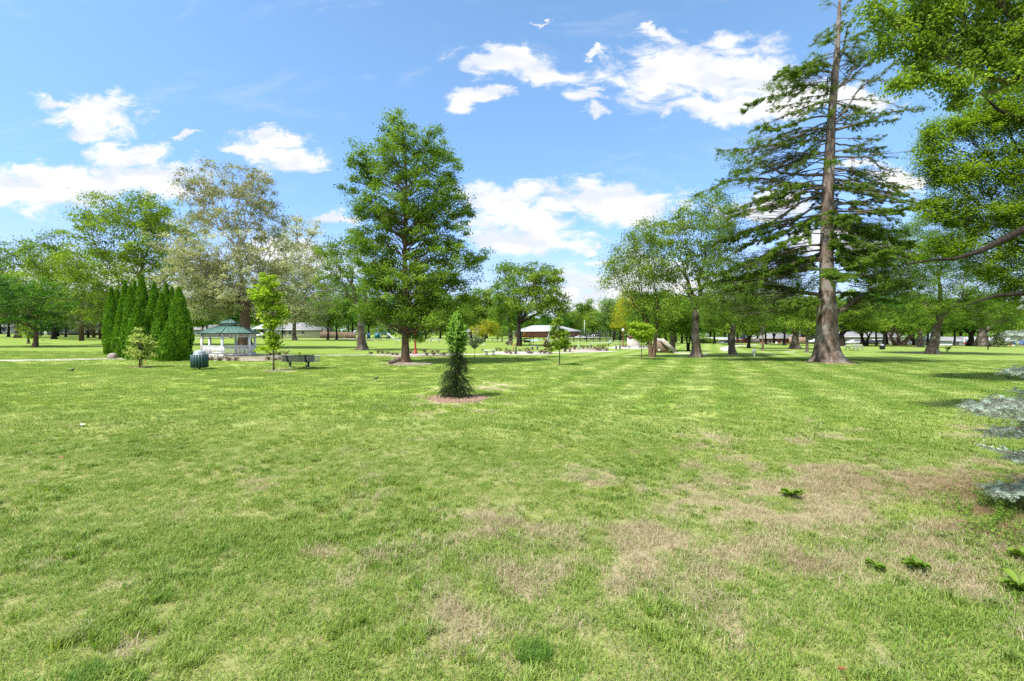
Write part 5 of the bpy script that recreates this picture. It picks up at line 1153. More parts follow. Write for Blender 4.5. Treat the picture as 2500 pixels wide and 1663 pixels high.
rock('boulder', 'grey pointed stone at the left foot of the arborvitae clump', 'stone', 275, 876, (.55, .4, .42), M['granite'], 3)
_f = Fr(965, 889); b = MB(); b.tube([(-.42, -.1, .06), (-.1, 0, .18), (.22, .1, .32), (.30, .12, .33)], [.08, .14, .17, .12], 9); o = b.build('log', M['bark'], None, True); o.location = _f.o; tag(o, 'split grey log lying on the gravel by the centre trunk', 'log')
chips('pale gravel bed around the big centre trunk', 'gravel_bed', 990, 889, 1.55, 2600, .05, MULCH2, ry=.85, seed=6)
# ---- barbecue grill on post
fr = Fr(2412, 853.5); t = thing('grill', 'black park grill on a short post on the right lawn', 'grill', fr.o)
b = MB(); b.tube([(0, 0, 0), (0, 0, .62)], .09, 8); b.build('post', M['blackmetal'], t); b = MB(); b.box((-.15, 0, .66), (.75, .4, .04)); b.box((-.05, 0, .72), (.4, .38, .1)); b.build('firebox', M['blackmetal'], t); b = MB(); b.box((.32, 0, .93), (.04, .38, .55)); b.tube([(.1, 0, .7), (.5, 0, 1.2)], .03, 5); b.build('raised_grate', M['blackmetal'], t)
# ---- birds and litter
M['bird_dark'] = mat('bird_back', (.05, .04, .035)); M['bird_red'] = mat('bird_breast', (.25, .07, .03)); M['beak'] = mat('beak', (.4, .28, .05))
def bird(label, px, py, rz, s=1.0):
    fr = Fr(px, py); t = thing('bird', label, 'bird', fr.o, rz); t.scale = (s,)*3
    b = MB(); b.tube([(-.16, 0, .085), (-.10, 0, .10), (-.05, 0, .11), (0, 0, .115), (.04, 0, .125), (.065, 0, .15), (.085, 0, .165), (.105, 0, .165), (.118, 0, .162)], [.006, .016, .034, .042, .036, .025, .024, .018, .004], 9); b.build('body', M['bird_dark'], t, True)
    b = MB(); b.tube([(-.02, 0, .098), (.03, 0, .108), (.06, 0, .135)], [.022, .036, .014], 8); b.build('breast', M['bird_red'], t, True)
    b = MB(); b.tube([(.115, 0, .162), (.14, 0, .158)], [.006, .001], 5); b.build('beak', M['beak'], t)
    for y in (-.015, .015): b = MB(); b.tube([(.01, y, .085), (.0, y, .04), (.012, y, 0), (.04, y, .002)], .004, 4); b.build('leg', M['beak'], t)
bird('brown bird standing by the right leg of the park bench', 747.5, 899.5, R(120), 1.15)
bird('small dark bird standing on the lawn left of the young spruce', 918, 931, R(20))
bird('low dark bird stretched on the far left lawn', 176, 910, R(0), 1.1)
bird('small grey-brown bird on the shaded lawn near the right edge', 2462, 928, R(160), .9)
def scrap(name, label, px, py, s, m_, seed):
    r = np.random.RandomState(seed); fr = Fr(px, py); b = MB(); n = 5; X, Y = np.meshgrid(np.linspace(-1, 1, n), np.linspace(-.6, .6, n)); Z = r.uniform(.15, .8, X.shape)*.6
    V = np.stack([X*s+r.normal(size=X.shape)*s*.1, Y*s, Z*s+.03], -1).reshape(-1, 3); i = (np.arange(n-1)[:, None]*n+np.arange(n-1)[None]).ravel(); b.add(V, [np.stack([i, i+1, i+n+1, i+n], 1)])
    V2 = V-(0, 0, .004); b.add(V2, [np.stack([i+n, i+n+1, i+1, i], 1)]); o = b.build(name, m_); o.location = fr.o; return tag(o, label, 'litter')
scrap('paper_scrap', 'crumpled white paper scrap on the left lawn', 200, 1041, .045, M['white'], 1); scrap('dry_leaf', 'pink dry leaf lying on the left lawn', 150, 1121, .03, mat('pink_leaf', (.45, .16, .10)), 2)
scrap('dry_leaf', 'orange dry leaf at the bottom edge right of centre', 2055, 1645, .018, mat('rust_leaf', (.30, .10, .04)), 3); scrap('paper_scrap', 'small white scrap on the lawn before the gazebo', 525, 883, .06, M['white'], 4)
scrap('dry_leaf', 'tan clod on the shaded lawn right of the giant conifer', 2310, 908, .05, M['tan'], 5)
# ---- broad-leaf weeds
def weed(label, px, py, s, n, m_='weed', seed=1):
    r = np.random.RandomState(seed); fr = Fr(px, py); b = MB()
    for k in range(n):
        a = 2*math.pi*k/n+r.uniform(-.3, .3); l = s*r.uniform(.5, 1.25); up = r.uniform(.2, 1.3); wd = l*.42; d = np.array((math.cos(a), math.sin(a), 0)); sd_ = np.array((-d[1], d[0], 0)); q = np.linspace(0, 1, 6)
        ctr = d*(q*l)[:, None]+np.array((0, 0, 1))*(np.sin(q*2.2)*up*l*.6+.02)[:, None]; w = wd*np.array([.15, .5, .9, 1, .8, .05])[:, None]*.5
        V = np.concatenate([ctr-sd_*w+(0, 0, .012), ctr-(0, 0, .004), ctr+sd_*w+(0, 0, .012)]); i = np.arange(5)
        b.add(V, [np.stack([i, i+1, i+7, i+6], 1), np.stack([i+6, i+7, i+13, i+12], 1)], r.uniform(.3, 1))
    o = b.build('broadleaf_weed', M[m_]); o.location = fr.o; return tag(o, label, 'weed', 'broad-leaved weeds in the dry grass')
weed('bright broad-leaved weed alone on the dry patch below the leaning trees', 1932, 1214, .125, 22, seed=1); weed('large weed at right with bright upright leaves above the bottom quarter', 2240, 1392, .12, 22, seed=2); weed('small weed just left of the large weed at right', 2140, 1392, .075, 14, seed=3)
weed('weed cut by the right edge, lower of two', 2492, 1448, .13, 20, seed=4); weed('weed cut by the right edge, upper of two', 2492, 1368, .12, 18, seed=5)
def ground_cover():
    r = np.random.RandomState(9); b = MB(); n = 9000; px = r.normal(2440, 70, n); py = r.normal(1250, 45, n); k = (px > 2290) & (py > 1165) & (fbm(px/40, py/22, 3, 3) > .5); px, py = px[k], py[k]
    D = H*F/(py-(HY+SL*(px-HX))); x = (px-HX)/F*D; C = np.c_[x, D, gz(x, D)+r.uniform(.02, .12, len(x))]; leafquads(b, C, .026, r, None, .5, .6)
    tag(b.build('ground_weeds', M['weed']), 'low leafy weeds on reddish soil under the blue spruce', 'weeds', kind='stuff')
ground_cover()
# ---- big dark grass tussock and others
def tussock(label, px, py, s, n, seed, m_='leaf'):
    o = blades(n, s*.35, s, .0045, s*.95, 1.1, seed, .6).build('grass_tuft', TUFT); o.location = Fr(px, py).o; return tag(o, label, 'grass tuft')
TUFT = leafmat('tuft_green', (.060, .150, .015), (.150, .290, .040), .4)
tussock('dark green tuft of longer grass near the bottom centre', 1303, 1600, .12, 420, 1); tussock('blue-green tuft of longer grass at the bottom left', 215, 1655, .11, 260, 2)
# ---- shrubs and beds
def shrub(label, px, py, w, h, m_, n, seed, name='shrub', group='dormant shrubs along the garden beds', D=None, leaf=.10):
    r = np.random.RandomState(seed); fr = Fr(px, py, D); t = thing(name, label, 'shrub', fr.o, 0, group); s, f = MB(), MB(); W, Hh = w/2/fr.k, h/fr.k
    for k in range(14):
        a = r.uniform(0, 6.28); e = np.array((math.cos(a)*W*r.uniform(.4, 1), math.sin(a)*W*r.uniform(.3, .8), Hh*r.uniform(.6, 1))); P = curve((0, 0, -.02), e, .1, 4, r, .06); s.tube(P, [.014, .011, .008, .004], 4)
        q = P[1]+(P[3]-P[1])*r.uniform(0, 1, (n//14+1, 1))+r.normal(size=(n//14+1, 3))*.07; q[:, 2] = np.maximum(q[:, 2], .02); leafquads(f, q, leaf, r, None, .3, .5)
    s.build('stems', M['dry_leaf'], t); f.build('foliage', M[m_], t); return t
SH = []
def shrubs(lst, w, h, m_, where, n=90):
    for i, (x, y) in enumerate(lst): shrub(where, x, y, w*rnd.uniform(.8, 1.3), h*rnd.uniform(.7, 1.25), m_, n, int(x), group=where)
shrubs([(515, 880), (537, 881), (560, 881), (578, 881), (460, 878), (448, 877)], 16, 9, 'dry_leaf', 'low brown shrub in the bed along the near edge of the gazebo patio')
shrubs([(656, 880), (672, 880), (687, 879)], 18, 8, 'dry_leaf', 'low brown shrub between the gazebo patio and the park bench')
shrubs([(662, 868), (684, 867), (697, 866)], 26, 13, 'heath', 'twiggy green-brown shrub on the far side of the patio behind the sapling')
shrubs([(905, 865), (922, 863), (934, 864), (948, 865), (958, 867), (970, 868)], 16, 9, 'heath', 'low twiggy shrub in the bed left of the big centre trunk')
shrubs([(1002, 863), (1036, 861), (1054, 862), (1069, 862), (1042, 869), (1058, 869), (1085, 868)], 13, 8, 'dry_leaf', 'low brown shrub in the bed around the red lamp post')
shrubs([(1182, 858), (1212, 857), (1222, 857), (1236, 857), (1244, 860), (1270, 858), (1282, 857), (1292, 857)], 14, 8, 'heath', 'twiggy shrub in the far bed around the green and yellow sculpture')
shrubs([(1236, 864), (1247, 865), (1259, 865), (1290, 864), (1297, 864), (1320, 863), (1328, 864), (1343, 864), (1335, 862), (1322, 860)], 14, 7, 'dry_leaf', 'brown shrub in the near bed below the joined trees')
shrubs([(1403, 855), (1405, 850), (1424, 852), (1458, 856), (1465, 857), (1481, 857), (1467, 852), (1453, 852), (1473, 853)], 13, 8, 'dry_leaf', 'brown shrub in the bed around the pale green post sculpture')
shrubs([(1460, 847), (1466, 848), (1472, 847), (1478, 847), (1485, 846), (1503, 846), (1514, 846), (1528, 846)], 9, 8, 'leaf_bright', 'green shrub in the far bed left of the globe lamp post')
shrubs([(1527, 850), (1536, 851), (1562, 850), (1572, 850), (1582, 850), (1578, 845), (1590, 846)], 14, 9, 'heath', 'twiggy shrub in the bed around the tan curved wall')
shrub('young leafy shoot right of the leaning tree on the right lawn', 2312, 859, 20, 15, 'leaf', 60, 4, 'young_shoot', None, leaf=.22)
shrub('small bright weed sprouting on the path edge behind the park bench', 731, 868, 8, 9, 'leaf_lime', 40, 6, 'sprout', None, leaf=.12)
# ------------------------------------------------------------------ play equipment
def playground():
    D = 125.0; fr = Fr(925, 828, D); t = thing('play_structure', 'blue playground climber with arched bars and grey slide beyond the lawn', 'playground', fr.o); P = fr.P
    def Q(x, y, dy=0): return P(x, y, dy)
    b = MB()
    for dy in (0, 1.6):
        for x0, x1, y1 in ((925, 948, 807), (929, 944, 812)):
            n = 12; b.tube([Q(x0+(x1-x0)*i/(n-1), 828-(828-y1)*math.sin(math.pi*i/(n-1)), dy) for i in range(n)], .05, 6)
    for i in range(2, 10): x = 925+23*i/11; y = 828-21*math.sin(math.pi*i/11); b.tube([Q(x, y, 0), Q(x, y, 1.6)], .035, 5)
    b.build('arch_climber', M['blue'], t)
    b = MB()
    for x in (897, 903, 918, 923, 930, 945, 951): b.tube([Q(x, 829, .4), Q(x, 811+(x % 3), .4)], .075, 6)
    b.box(Q(921, 818, .4), (1.2, .12, 1.2)); b.box(Q(900, 820, .4), (.8, .12, 1.4)); b.build('tower_post', M['blue'], t)
    b = MB(); b.box(Q(937, 824, 1.0), (3.0, 1.6, .12)); b.box(Q(920, 822, .8), (1.6, 1.4, .12)); b.build('deck', M['blackmetal'], t)
    b = MB(); b.tube([Q(946, 814, -.1), Q(951, 818, -.4), Q(956, 823, -.7), Q(961, 826, -.9), Q(965, 827, -1)], .22, 4); b.build('slide', M['slide'], t)
    b = MB(); b.box(Q(919, 820, -.3), (.9, .08, 1.2)); b.build('panel', M['teal'], t)
    fr = Fr(876, 828, D); t = thing('play_post', 'blue post panel left of the oak trunk near the playground', 'playground', fr.o); b = MB(); b.box((0, 0, .9), (.35, .3, 1.8)); b.build('body', M['blue'], t); b = MB(); b.box((0, -.2, 1.5), (.5, .1, .4)); b.build('plate', M['teal'], t)
    fr = Fr(1010, 828, D); t = thing('swing_set', 'swing set with blue frame seen behind the red lamp post', 'swing', fr.o)
    b = MB()
    for s in (-1, 1): b.tube([(s*2.2, -.9, 0), (s*1.9, 0, 2.5), (s*2.2, .9, 0)], .06, 6)
    b.tube([(-1.9, 0, 2.5), (1.9, 0, 2.5)], .06, 6); b.build('frame', M['blue'], t)
    for x in (-1, 0, 1): b = MB(); b.tube([(x-.2, 0, 2.45), (x-.2, 0, .6)], .015, 4); b.tube([(x+.2, 0, 2.45), (x+.2, 0, .6)], .015, 4); b.box((x, 0, .58), (.45, .2, .04)); b.build('swing_seat', M['play_red'], t)
    fr = Fr(1257, 841, 84); t = thing('play_tower', 'tan playground tower between the two joined trunks', 'playground', fr.o)
    b = MB()
    for x in (-.45, .45):
        for y in (-.4, .4): b.tube([(x, y, 0), (x, y, 2.0)], .06, 6)
    b.build('post', M['blackmetal'], t); b = MB(); b.box((0, 0, 1.0), (1.0, .9, .06)); b.box((0, 0, 1.45), (.9, .06, .06)); b.box((0, 0, 1.75), (1.0, .06, .06)); b.build('rail', M['tan'], t)
    b = MB(); b.tube([(-.5, -.2, .9), (-1.2, -.6, .5), (-1.6, -.8, .15)], .16, 4); b.build('slide', M['blackmetal'], t)
    fr = Fr(1286, 842, 84); t = thing('play_house', 'playground unit with orange and yellow panel right of the joined trees', 'playground', fr.o)
    b = MB(); b.box((-.35, 0, 1.75), (.62, .12, .62)); b.lathe([(0, 2.05), (.31, 2.05), (.20, 2.3), (0, 2.38)], 10, (-.35, 0, 0)); b.build('panel', M['orange_panel'], t)
    b = MB(); b.tube([(-.9, -.3, .6), (-.4, -.4, 1.1), (.4, -.4, 1.15)], .10, 5); b.tube([(-.9, 0, 1.2), (-.3, -.4, .8), (.2, -.4, 1.2)], .05, 5); b.box((.2, 0, 1.2), (1.5, .5, .06)); b.build('climber', M['blackmetal'], t)
    for x in (-.9, .55, .75): b = MB(); b.tube([(x, 0, 0), (x, 0, 1.7)], .05, 6); b.build('post', M['blackmetal'], t)
    b = MB(); b.tube([(1.15, 0, 0), (1.15, 0, 2.2)], .05, 6); b.box((1.15, 0, 2.1), (.5, .3, .08)); b.box((1.15, 0, 1.4), (.3, .2, .4)); b.build('red_pole', M['play_red'], t)
    fr = Fr(1286, 841.5); t = thing('black_bench', 'dark backed bench on the lawn right of the joined trunks', 'bench', fr.o)
    b = MB(); b.box((0, .15, .42), (1.15, .4, .05)); b.build('seat', M['blackmetal'], t); b = MB(); b.box((0, -.05, .62), (1.15, .05, .32)); b.build('backrest', M['blackmetal'], t)
    for s in (-1, 1): b = MB(); b.box((s*.42, .1, .2), (.06, .3, .4)); b.build('leg', M['blackmetal'], t)
playground()
# ------------------------------------------------------------------ tennis court, fence
def court():
    D = 122.0; m_, gg, out = newmat('chain_mesh'); b_ = gg.n('ShaderNodeBsdfPrincipled'); b_.inputs['Base Color'].default_value = (.008, .008, .009, 1); b_.inputs['Roughness'].default_value = .6; gg.l(b_.outputs[0], out.inputs[0])
    x0, x1 = (1352-HX)/F*D, (1545-HX)/F*D
    b = MB(); b.add([(x0-8, D+1, gzf(x0-8, D+1)+.02), (x1+2, D+1, gzf(x1+2, D+1)+.02), (x1+10, D+36, gzf(x1+10, D+36)+.02), (x0-4, D+36, gzf(x0-4, D+36)+.02)], [[(0, 1, 2, 3)]]); o = b.build('tennis_court', mat('court_blue', (.30, .42, .48), .8, .05)); o['kind'] = 'structure'
    t = thing('court_fence', 'tall black chain-link fence around the tennis court', 'fence', Vector((x0, D, gzf(x0, D)))); L = x1-x0
    n = 13
    for i in range(n):
        x = L*i/(n-1); z = -SL*x; b = MB(); b.tube([(x, 0, z-.1), (x, 0, z+(3.0 if i > 6 else 2.2))], .085 if i not in (5, 9) else .15, 6); b.build('post', M['blackmetal'], t)
    b = MB()
    for z in (.1, 2.2): b.tube([(0, 0, z), (L, 0, z-SL*L)], .035, 4)
    b.tube([(L*.55, 0, 3.0-SL*L*.55), (L, 0, 3.0-SL*L)], .035, 4)
    for i in range(100): x = L*i/99; b.tube([(x, 0, .1-SL*x), (x, 0, (3.0 if x > L*.55 else 2.2)-SL*x)], .020 if x > L*.55 else .010, 3, cap=False)
    for i in range(14): z = .1+.2*i; xa = 0 if z < 2.2 else L*.55; b.tube([(xa, 0, z-SL*xa), (L, 0, z-SL*L)], .016, 3, cap=False)
    b.build('wire_mesh', m_, t)
    t = dup(t, Vector((x0-2, D+34, gzf(x0, D+34))), 0, 'black chain-link fence along the far side of the tennis court')
    t = thing('tennis_net', 'tennis net with white top band on the court', 'net', Vector(((1440-HX)/F*(D+14), D+14, gzf(20, D+14)))); b = MB(); [b.tube([(-6+12*i/60, 0, .05), (-6+12*i/60, 0, .95)], .008, 3, cap=False) for i in range(61)]; [b.tube([(-6, 0, .1+.1*i), (6, 0, .1+.1*i)], .008, 3, cap=False) for i in range(9)]; b.build('net', m_, t); b = MB(); b.box((0, 0, 1.0), (12, .03, .12)); b.build('band', M['white'], t)
    for s in (-1, 1): b = MB(); b.tube([(s*6.1, 0, 0), (s*6.1, 0, 1.1)], .06, 6); b.build('post', M['blackmetal'], t)
court()
# ------------------------------------------------------------------ buildings
def house(name, label, px0, px1, D, hw, hr, wall, roof, depth=9.0, windows=(), door=None, rz=0, hip=False, over=.5, zoff=0.0, trimw=True, porch=None):
    """walls, roof (ridge along x), windows as (centre fraction, width, height, sill)"""
    x0, x1 = (px0-HX)/F*D, (px1-HX)/F*D; cx = (x0+x1)/2; w = x1-x0
    t = thing(name, label, 'building', Vector((cx, D, gzf(cx, D)+zoff)))
    b = MB(); b.box((0, depth/2, hw/2-.2), (w, depth, hw+.4)); b.build('wall', M[wall], t)
    b = MB(); o_ = over; ins = (depth*.5 if hip else 0)
    V = [(-w/2-o_, -o_, hw), (w/2+o_, -o_, hw), (w/2+o_, depth+o_, hw), (-w/2-o_, depth+o_, hw), (-w/2-o_+ins, depth/2, hw+hr), (w/2+o_-ins, depth/2, hw+hr)]
    V += [(x, y, z-.18) for x, y, z in V[:4]]
    b.add(V, [[(0, 1, 5, 4), (2, 3, 4, 5), (6, 7, 1, 0), (7, 8, 2, 1), (8, 9, 3, 2), (9, 6, 0, 3), (9, 8, 7, 6)], [(1, 2, 5), (3, 0, 4)]]); b.build('roof', M[roof], t)
    b = MB(); b.box((0, -o_-.04, hw-.10), (w+2*o_+.04, .05, .20)); b.build('fascia', M['trim'], t)
    for f, ww, wh, sill in windows:
        x = -w/2+f*w; b = MB(); b.box((x, -.03, sill+wh/2), (ww, .08, wh)); wo_ = b.build('window', M['glass'], t)
        b = MB()
        for s in (-1, 1): b.box((x+s*ww/2, -.06, sill+wh/2), (.12, .10, wh+.24)); b.box((x, -.065, sill+wh/2+s*wh/2), (ww, .09, .12))
        b.box((x, -.07, sill+wh/2), (ww, .05, .06)); b.build('frame', M['trim'], wo_)
    if door: f, ww, wh = door; b = MB(); b.box((-w/2+f*w, -.04, wh/2), (ww, .08, wh)); b.build('door', M['trim'], t)
    return t
house('house', 'dark grey sided house behind the left trees', 92, 262, 150, 2.7, 1.9, 'siding_grey', 'shingle', windows=((.40, .9, 1.5, .75), (.66, .9, 1.3, 1.0), (.84, 1.1, 1.3, 1.0)), door=(.12, 1.0, 2.1))
stick('post', 'white pole before the dark grey house', 'post', Fr(163, 820, 140), [(163, 820), (163, 798)], .12, M['white'], 6)
house('house', 'cream house with grey roof behind the smaller sycamore', 672, 782, 140, 2.5, 2.2, 'siding_cream', 'shingle', windows=((.20, 1.0, 1.3, .9), (.33, 1.0, 1.3, .9), (.62, .9, 1.1, 1.0)), door=(.1, 1.0, 2.0))
house('house', 'pale low house seen left of the gazebo roof', 440, 520, 160, 2.4, 1.6, 'siding_white', 'shingle', windows=((.3, 1.2, 1.2, .8),))
house('community_building', 'long red brick building with light grey hip roof beyond the tennis court', 1258, 1414, 240, 3.3, 3.2, 'brick', 'shingle_light', depth=22, hip=True, over=1.4, windows=((.12, 3.0, 1.6, 1.2), (.55, 2.0, 2.2, .4)), door=(.82, 2.6, 2.4))
house('house', 'pale house half hidden behind the centre tree and spruce', 1095, 1170, 210, 2.6, 2.0, 'siding_white', 'shingle', windows=((.7, 1.4, 1.4, .8), (.2, 1.4, 1.4, .8)))
house('house', 'tan stucco building with stone base right of the ramp monument', 1738, 1808, 150, 3.2, .6, 'beige', 'shingle_light', windows=((.75, 2.5, 1.3, 1.0),), zoff=-.2)
house('house', 'long beige building behind the right lawn trees', 1985, 2205, 160, 4.2, 2.0, 'beige', 'shingle', windows=((.12, 2, 1.5, 1.6), (.35, 2, 1.5, 1.6), (.62, 2, 1.5, 1.6)), depth=14)
house('house', 'red brick house with dark windows left of the wide grey trunk', 1838, 1930, 170, 3.4, 2.0, 'brick', 'shingle', windows=((.1, 1.4, 1.5, 1.0), (.45, 1.4, 1.5, 1.0), (.8, 1.4, 1.5, 1.0)), door=(.62, 1.1, 2.2))
house('house', 'small white house with grey gable roof right of the leaning tree', 2325, 2368, 165, 3.1, 1.4, 'siding_white', 'shingle', windows=((.3, .9, 1.2, 1.5), (.7, .9, 1.2, 1.5)))
house('shed_building', 'long white building with pale metal roof behind the widest grey trunk', 2366, 2432, 168, 2.6, 2.0, 'siding_white', 'shingle_light', windows=((.35, 1.2, 1.2, 1.2),))
house('house', 'cream little house at the leaning trunk', 2284, 2303, 170, 3.3, 1.2, 'siding_cream', 'shingle_light', windows=((.5, .8, 1.1, 1.4),))
house('house', 'orange brick house by the small spruce at the far right', 2420, 2530, 160, 3.3, 1.2, 'orangebrick', 'shingle_light', windows=((.3, 2.2, .9, .9), (.65, 1.6, .8, .9)), door=(.5, 1.0, 2.0))
house('house', 'white house front between the trees at the far left edge', -40, 60, 170, 2.8, 2.0, 'siding_white', 'shingle', windows=((.5, 1.4, 1.3, 1.0),))
# ---- picnic shelters
def shelter(label, px0, px1, py, D, h, hr):
    x0, x1 = (px0-HX)/F*D, (px1-HX)/F*D; cx, w = (x0+x1)/2, x1-x0; t = thing('picnic_shelter', label, 'shelter', Vector((cx, D, gzf(cx, D)+.3)))
    for sx in (-1, 0, 1):
        for y in (0, 5): b = MB(); b.box((sx*w*.45, y, h/2-.3), (.22, .22, h+.3)); b.build('post', M['blackmetal'], t)
    b = MB(); V = [(-w/2-.4, -.5, h), (w/2+.4, -.5, h), (w/2+.4, 5.5, h), (-w/2-.4, 5.5, h), (-w*.12, 2.5, h+hr), (w*.12, 2.5, h+hr)]; V += [(x, y, z-.2) for x, y, z in V[:4]]
    b.add(V, [[(0, 1, 5, 4), (2, 3, 4, 5), (6, 7, 1, 0), (7, 8, 2, 1), (8, 9, 3, 2), (9, 6, 0, 3), (9, 8, 7, 6)], [(1, 2, 5), (3, 0, 4)]]); b.build('roof', M['shingle_light'], t)
shelter('open picnic shelter with pale hip roof right of the gazebo', 620, 668, 822, 118, 2.3, 1.6)
for i, (x, y) in enumerate(((640, 825), (662, 824), (682, 822), (700, 823))):
    t = picnic('', x, y, 1.9, 'blackmetal', R(rnd.uniform(-15, 15)), group='dark picnic tables by the shelter')
    t['label'] = ['dark picnic table under the left side of the shelter', 'dark picnic table at the right post of the shelter', 'dark picnic table before the windows of the cream house', 'dark picnic table just left of the smaller sycamore trunk'][i]
# ---- board fences
def board_fence(label, px0, px1, D, h, m_, gap=0.0, n=30):
    x0, x1 = (px0-HX)/F*D, (px1-HX)/F*D; t = thing('board_fence', label, 'fence', Vector((x0, D, gzf(x0, D)))); L = x1-x0; b = MB()
    for i in range(n): w = L/n; x = (i+.5)*w; b.box((x, 0, h/2-SL*x+rnd.uniform(-.05, .05)), (w*(1-gap)-.03, .04, h))
    for z in (.35, h-.4): b.box((L/2, .05, z-SL*L/2), (L, .05, .1))
    b.build('boards', M[m_], t)
    for i in range(5): x = L*i/4; b = MB(); b.box((x, .10, h/2-SL*x), (.12, .12, h+.1)); b.build('post', M[m_], t)
board_fence('tall brown board fence behind the lawn right of the cream house', 782, 868, 138, 1.9, 'woodfence', n=60)
M['fence_tan'] = mat('tan_board', (.48, .33, .24), .8, .1, 3)
board_fence('pale tan picket fence section behind the wide grey trunk', 1928, 1966, 118, 1.7, 'fence_tan', .35, 16)
# ---- cars
def car(label, px, D, col, rz=0.0, van=False, zoff=0.0):
    mn = 'car_paint_%s' % len([m for m in bpy.data.materials if m.name.startswith('car_paint')]); cm = mat(mn, col, .25, .03, spec=.7)
    o = atD(px, D); o.z += zoff; t = thing('parked_car', label, 'car', o, rz, 'parked cars beyond the park')
    top = 1.45 if not van else 1.85; b = MB()
    b.slab([(-2.2, .35), (-2.25, .75), (-1.95, .92), (-1.2, .98), (-.55, top), (.9, top), (1.75, .98), (2.2, .9), (2.22, .40), (1.9, .28), (-1.9, .28)] if not van else [(-2.3, .35), (-2.3, 1.0), (-1.7, 1.1), (-1.1, top), (2.1, top), (2.25, 1.0), (2.25, .4), (1.9, .28), (-1.9, .28)], -.86, .86); b.build('body', cm, t)
    b = MB(); b.slab([(-1.02, 1.0), (-.5, top-.08), (.82, top-.08), (1.5, 1.0)] if not van else [(-1.5, 1.12), (-1.02, top-.10), (1.9, top-.10), (2.0, 1.12)], -.875, .875); b.build('window', M['glass'], t)
    for sx in (-1.35, 1.35):
        for sy in (-1, 1): b = MB(); b.tube([(sx, sy*.90, .33), (sx, sy*.70, .33)], .33, 16); wv = b.build('wheel', M['blackmetal'], t); b = MB(); b.tube([(sx, sy*.915, .33), (sx, sy*.89, .33)], .19, 12); b.build('rim', M['slide'], wv)
car('light silver-blue car parked right of the brick building', 1436, 190, (.35, .42, .50)); car('white car parked at the corner of the brick building', 1416, 200, (.6, .6, .6)); car('white van parked behind the tennis court fence', 1453, 195, (.62, .62, .62), van=True)
car('dark car parked before the tan stucco building', 1775, 138, (.10, .12, .15), zoff=.3); car('white car behind the slim tree left of the giant conifer', 1995, 140, (.62, .62, .65), zoff=1.3); car('white car seen right of the white picnic table', 2086, 142, (.55, .6, .62), zoff=1.3)
car('dark car right of the leaning twin trunk', 2124, 142, (.06, .06, .07), zoff=1.3); car('white van left of the domed trash can on the right', 2142, 143, (.6, .6, .6), van=True, zoff=1.2); car('grey car right of the many-stemmed tree', 2209, 142, (.2, .22, .25), zoff=1.2)
car('red car parked between the dark trunk and the widest grey trunk', 2377, 140, (.45, .03, .03), zoff=1.1); car('blue car at the far right edge', 2498, 138, (.03, .12, .35), zoff=1.2); car('white car under the shelter tree left of the lime sapling', 632, 140, (.55, .56, .58)); car('dark car at the corner of the tan stucco building', 1735, 141, (.15, .15, .16), zoff=.3)
# ---- brick picnic benches and poles near the tan building
for i, x in enumerate((1800, 1813)):
    fr = Fr(x, 0, 126); fr = Fr(x, HY+SL*(x-HX)+H*F/126, 126)
    t = thing('wooden_bench', ('reddish wooden bench left of two in front of the tan building', 'reddish wooden bench right of two in front of the tan building')[i], 'bench', fr.o); b = MB(); b.box((0, 0, .5), (1.3, .5, .08)); b.build('seat', M['rustpaint'], t); b = MB(); b.box((0, .25, .85), (1.3, .06, .4)); b.build('backrest', M['rustpaint'], t)
    for s in (-1, 1): b = MB(); b.box((s*.5, 0, .24), (.1, .4, .48)); b.build('leg', M['rustpaint'], t)
rock('boulder', 'brown boulder on the lawn edge right of the wooden benches', 'stone', 1841, 837, (3.2, 1.4, 1.5), M['stone'], 9, D=128)
rock('hydrant', 'red hydrant far left beyond the lawn', 'hydrant', 21, 816, (.6, .6, 1.0), M['redpaint'], 4, D=150)
def pole(label, px, py, top, D, r=.12, arm=False):
    fr = Fr(px, py, D); h = (py-top)/fr.k; t = thing('utility_pole', label, 'pole', fr.o); b = MB(); b.tube([(0, 0, 0), (0, 0, h)], [r*1.2, r*.8], 8); b.build('pole', M['white2'], t); b = MB(); b.box((0, 0, h*.92), (1.8 if arm else .3, .12, .14)); b.build('crossarm', M['greywood'], t)
pole('pale pole rising among the trees right of the brick building', 1427, 826, 781, 210); pole('white pole on the right lawn left of the leaning trunk', 2288, 843, 800, 150); pole('pale pole behind the dark-trunked tree on the right', 2354, 843, 812, 150); pole('thick grey pole at the far right behind the blue spruce', 2484, 845, 818, 120, .35)
# small spruce on the right lawn
t = tree('small_spruce', 'small grey-green spruce beside the grill at the right', 2437, 846, D=105, tw=3, fork=842, lead=True, n=60, lpc=40, leaf=.22, clump=.5, lm='needle_grey', bm='bark_dark', ell=[(2437, 840, 14, 8), (2437, 830, 9, 8), (2437, 820, 5, 8)], twr=.02)
tree('hedge', 'low clipped hedge behind the tall airy tree trunk', 1725, 838, D=120, tw=4, fork=836, n=70, lpc=40, leaf=.28, clump=.8, lm='leaf_olive', ell=[(1716, 834, 10, 4), (1728, 834, 10, 4), (1738, 835, 8, 3)], cat='hedge')
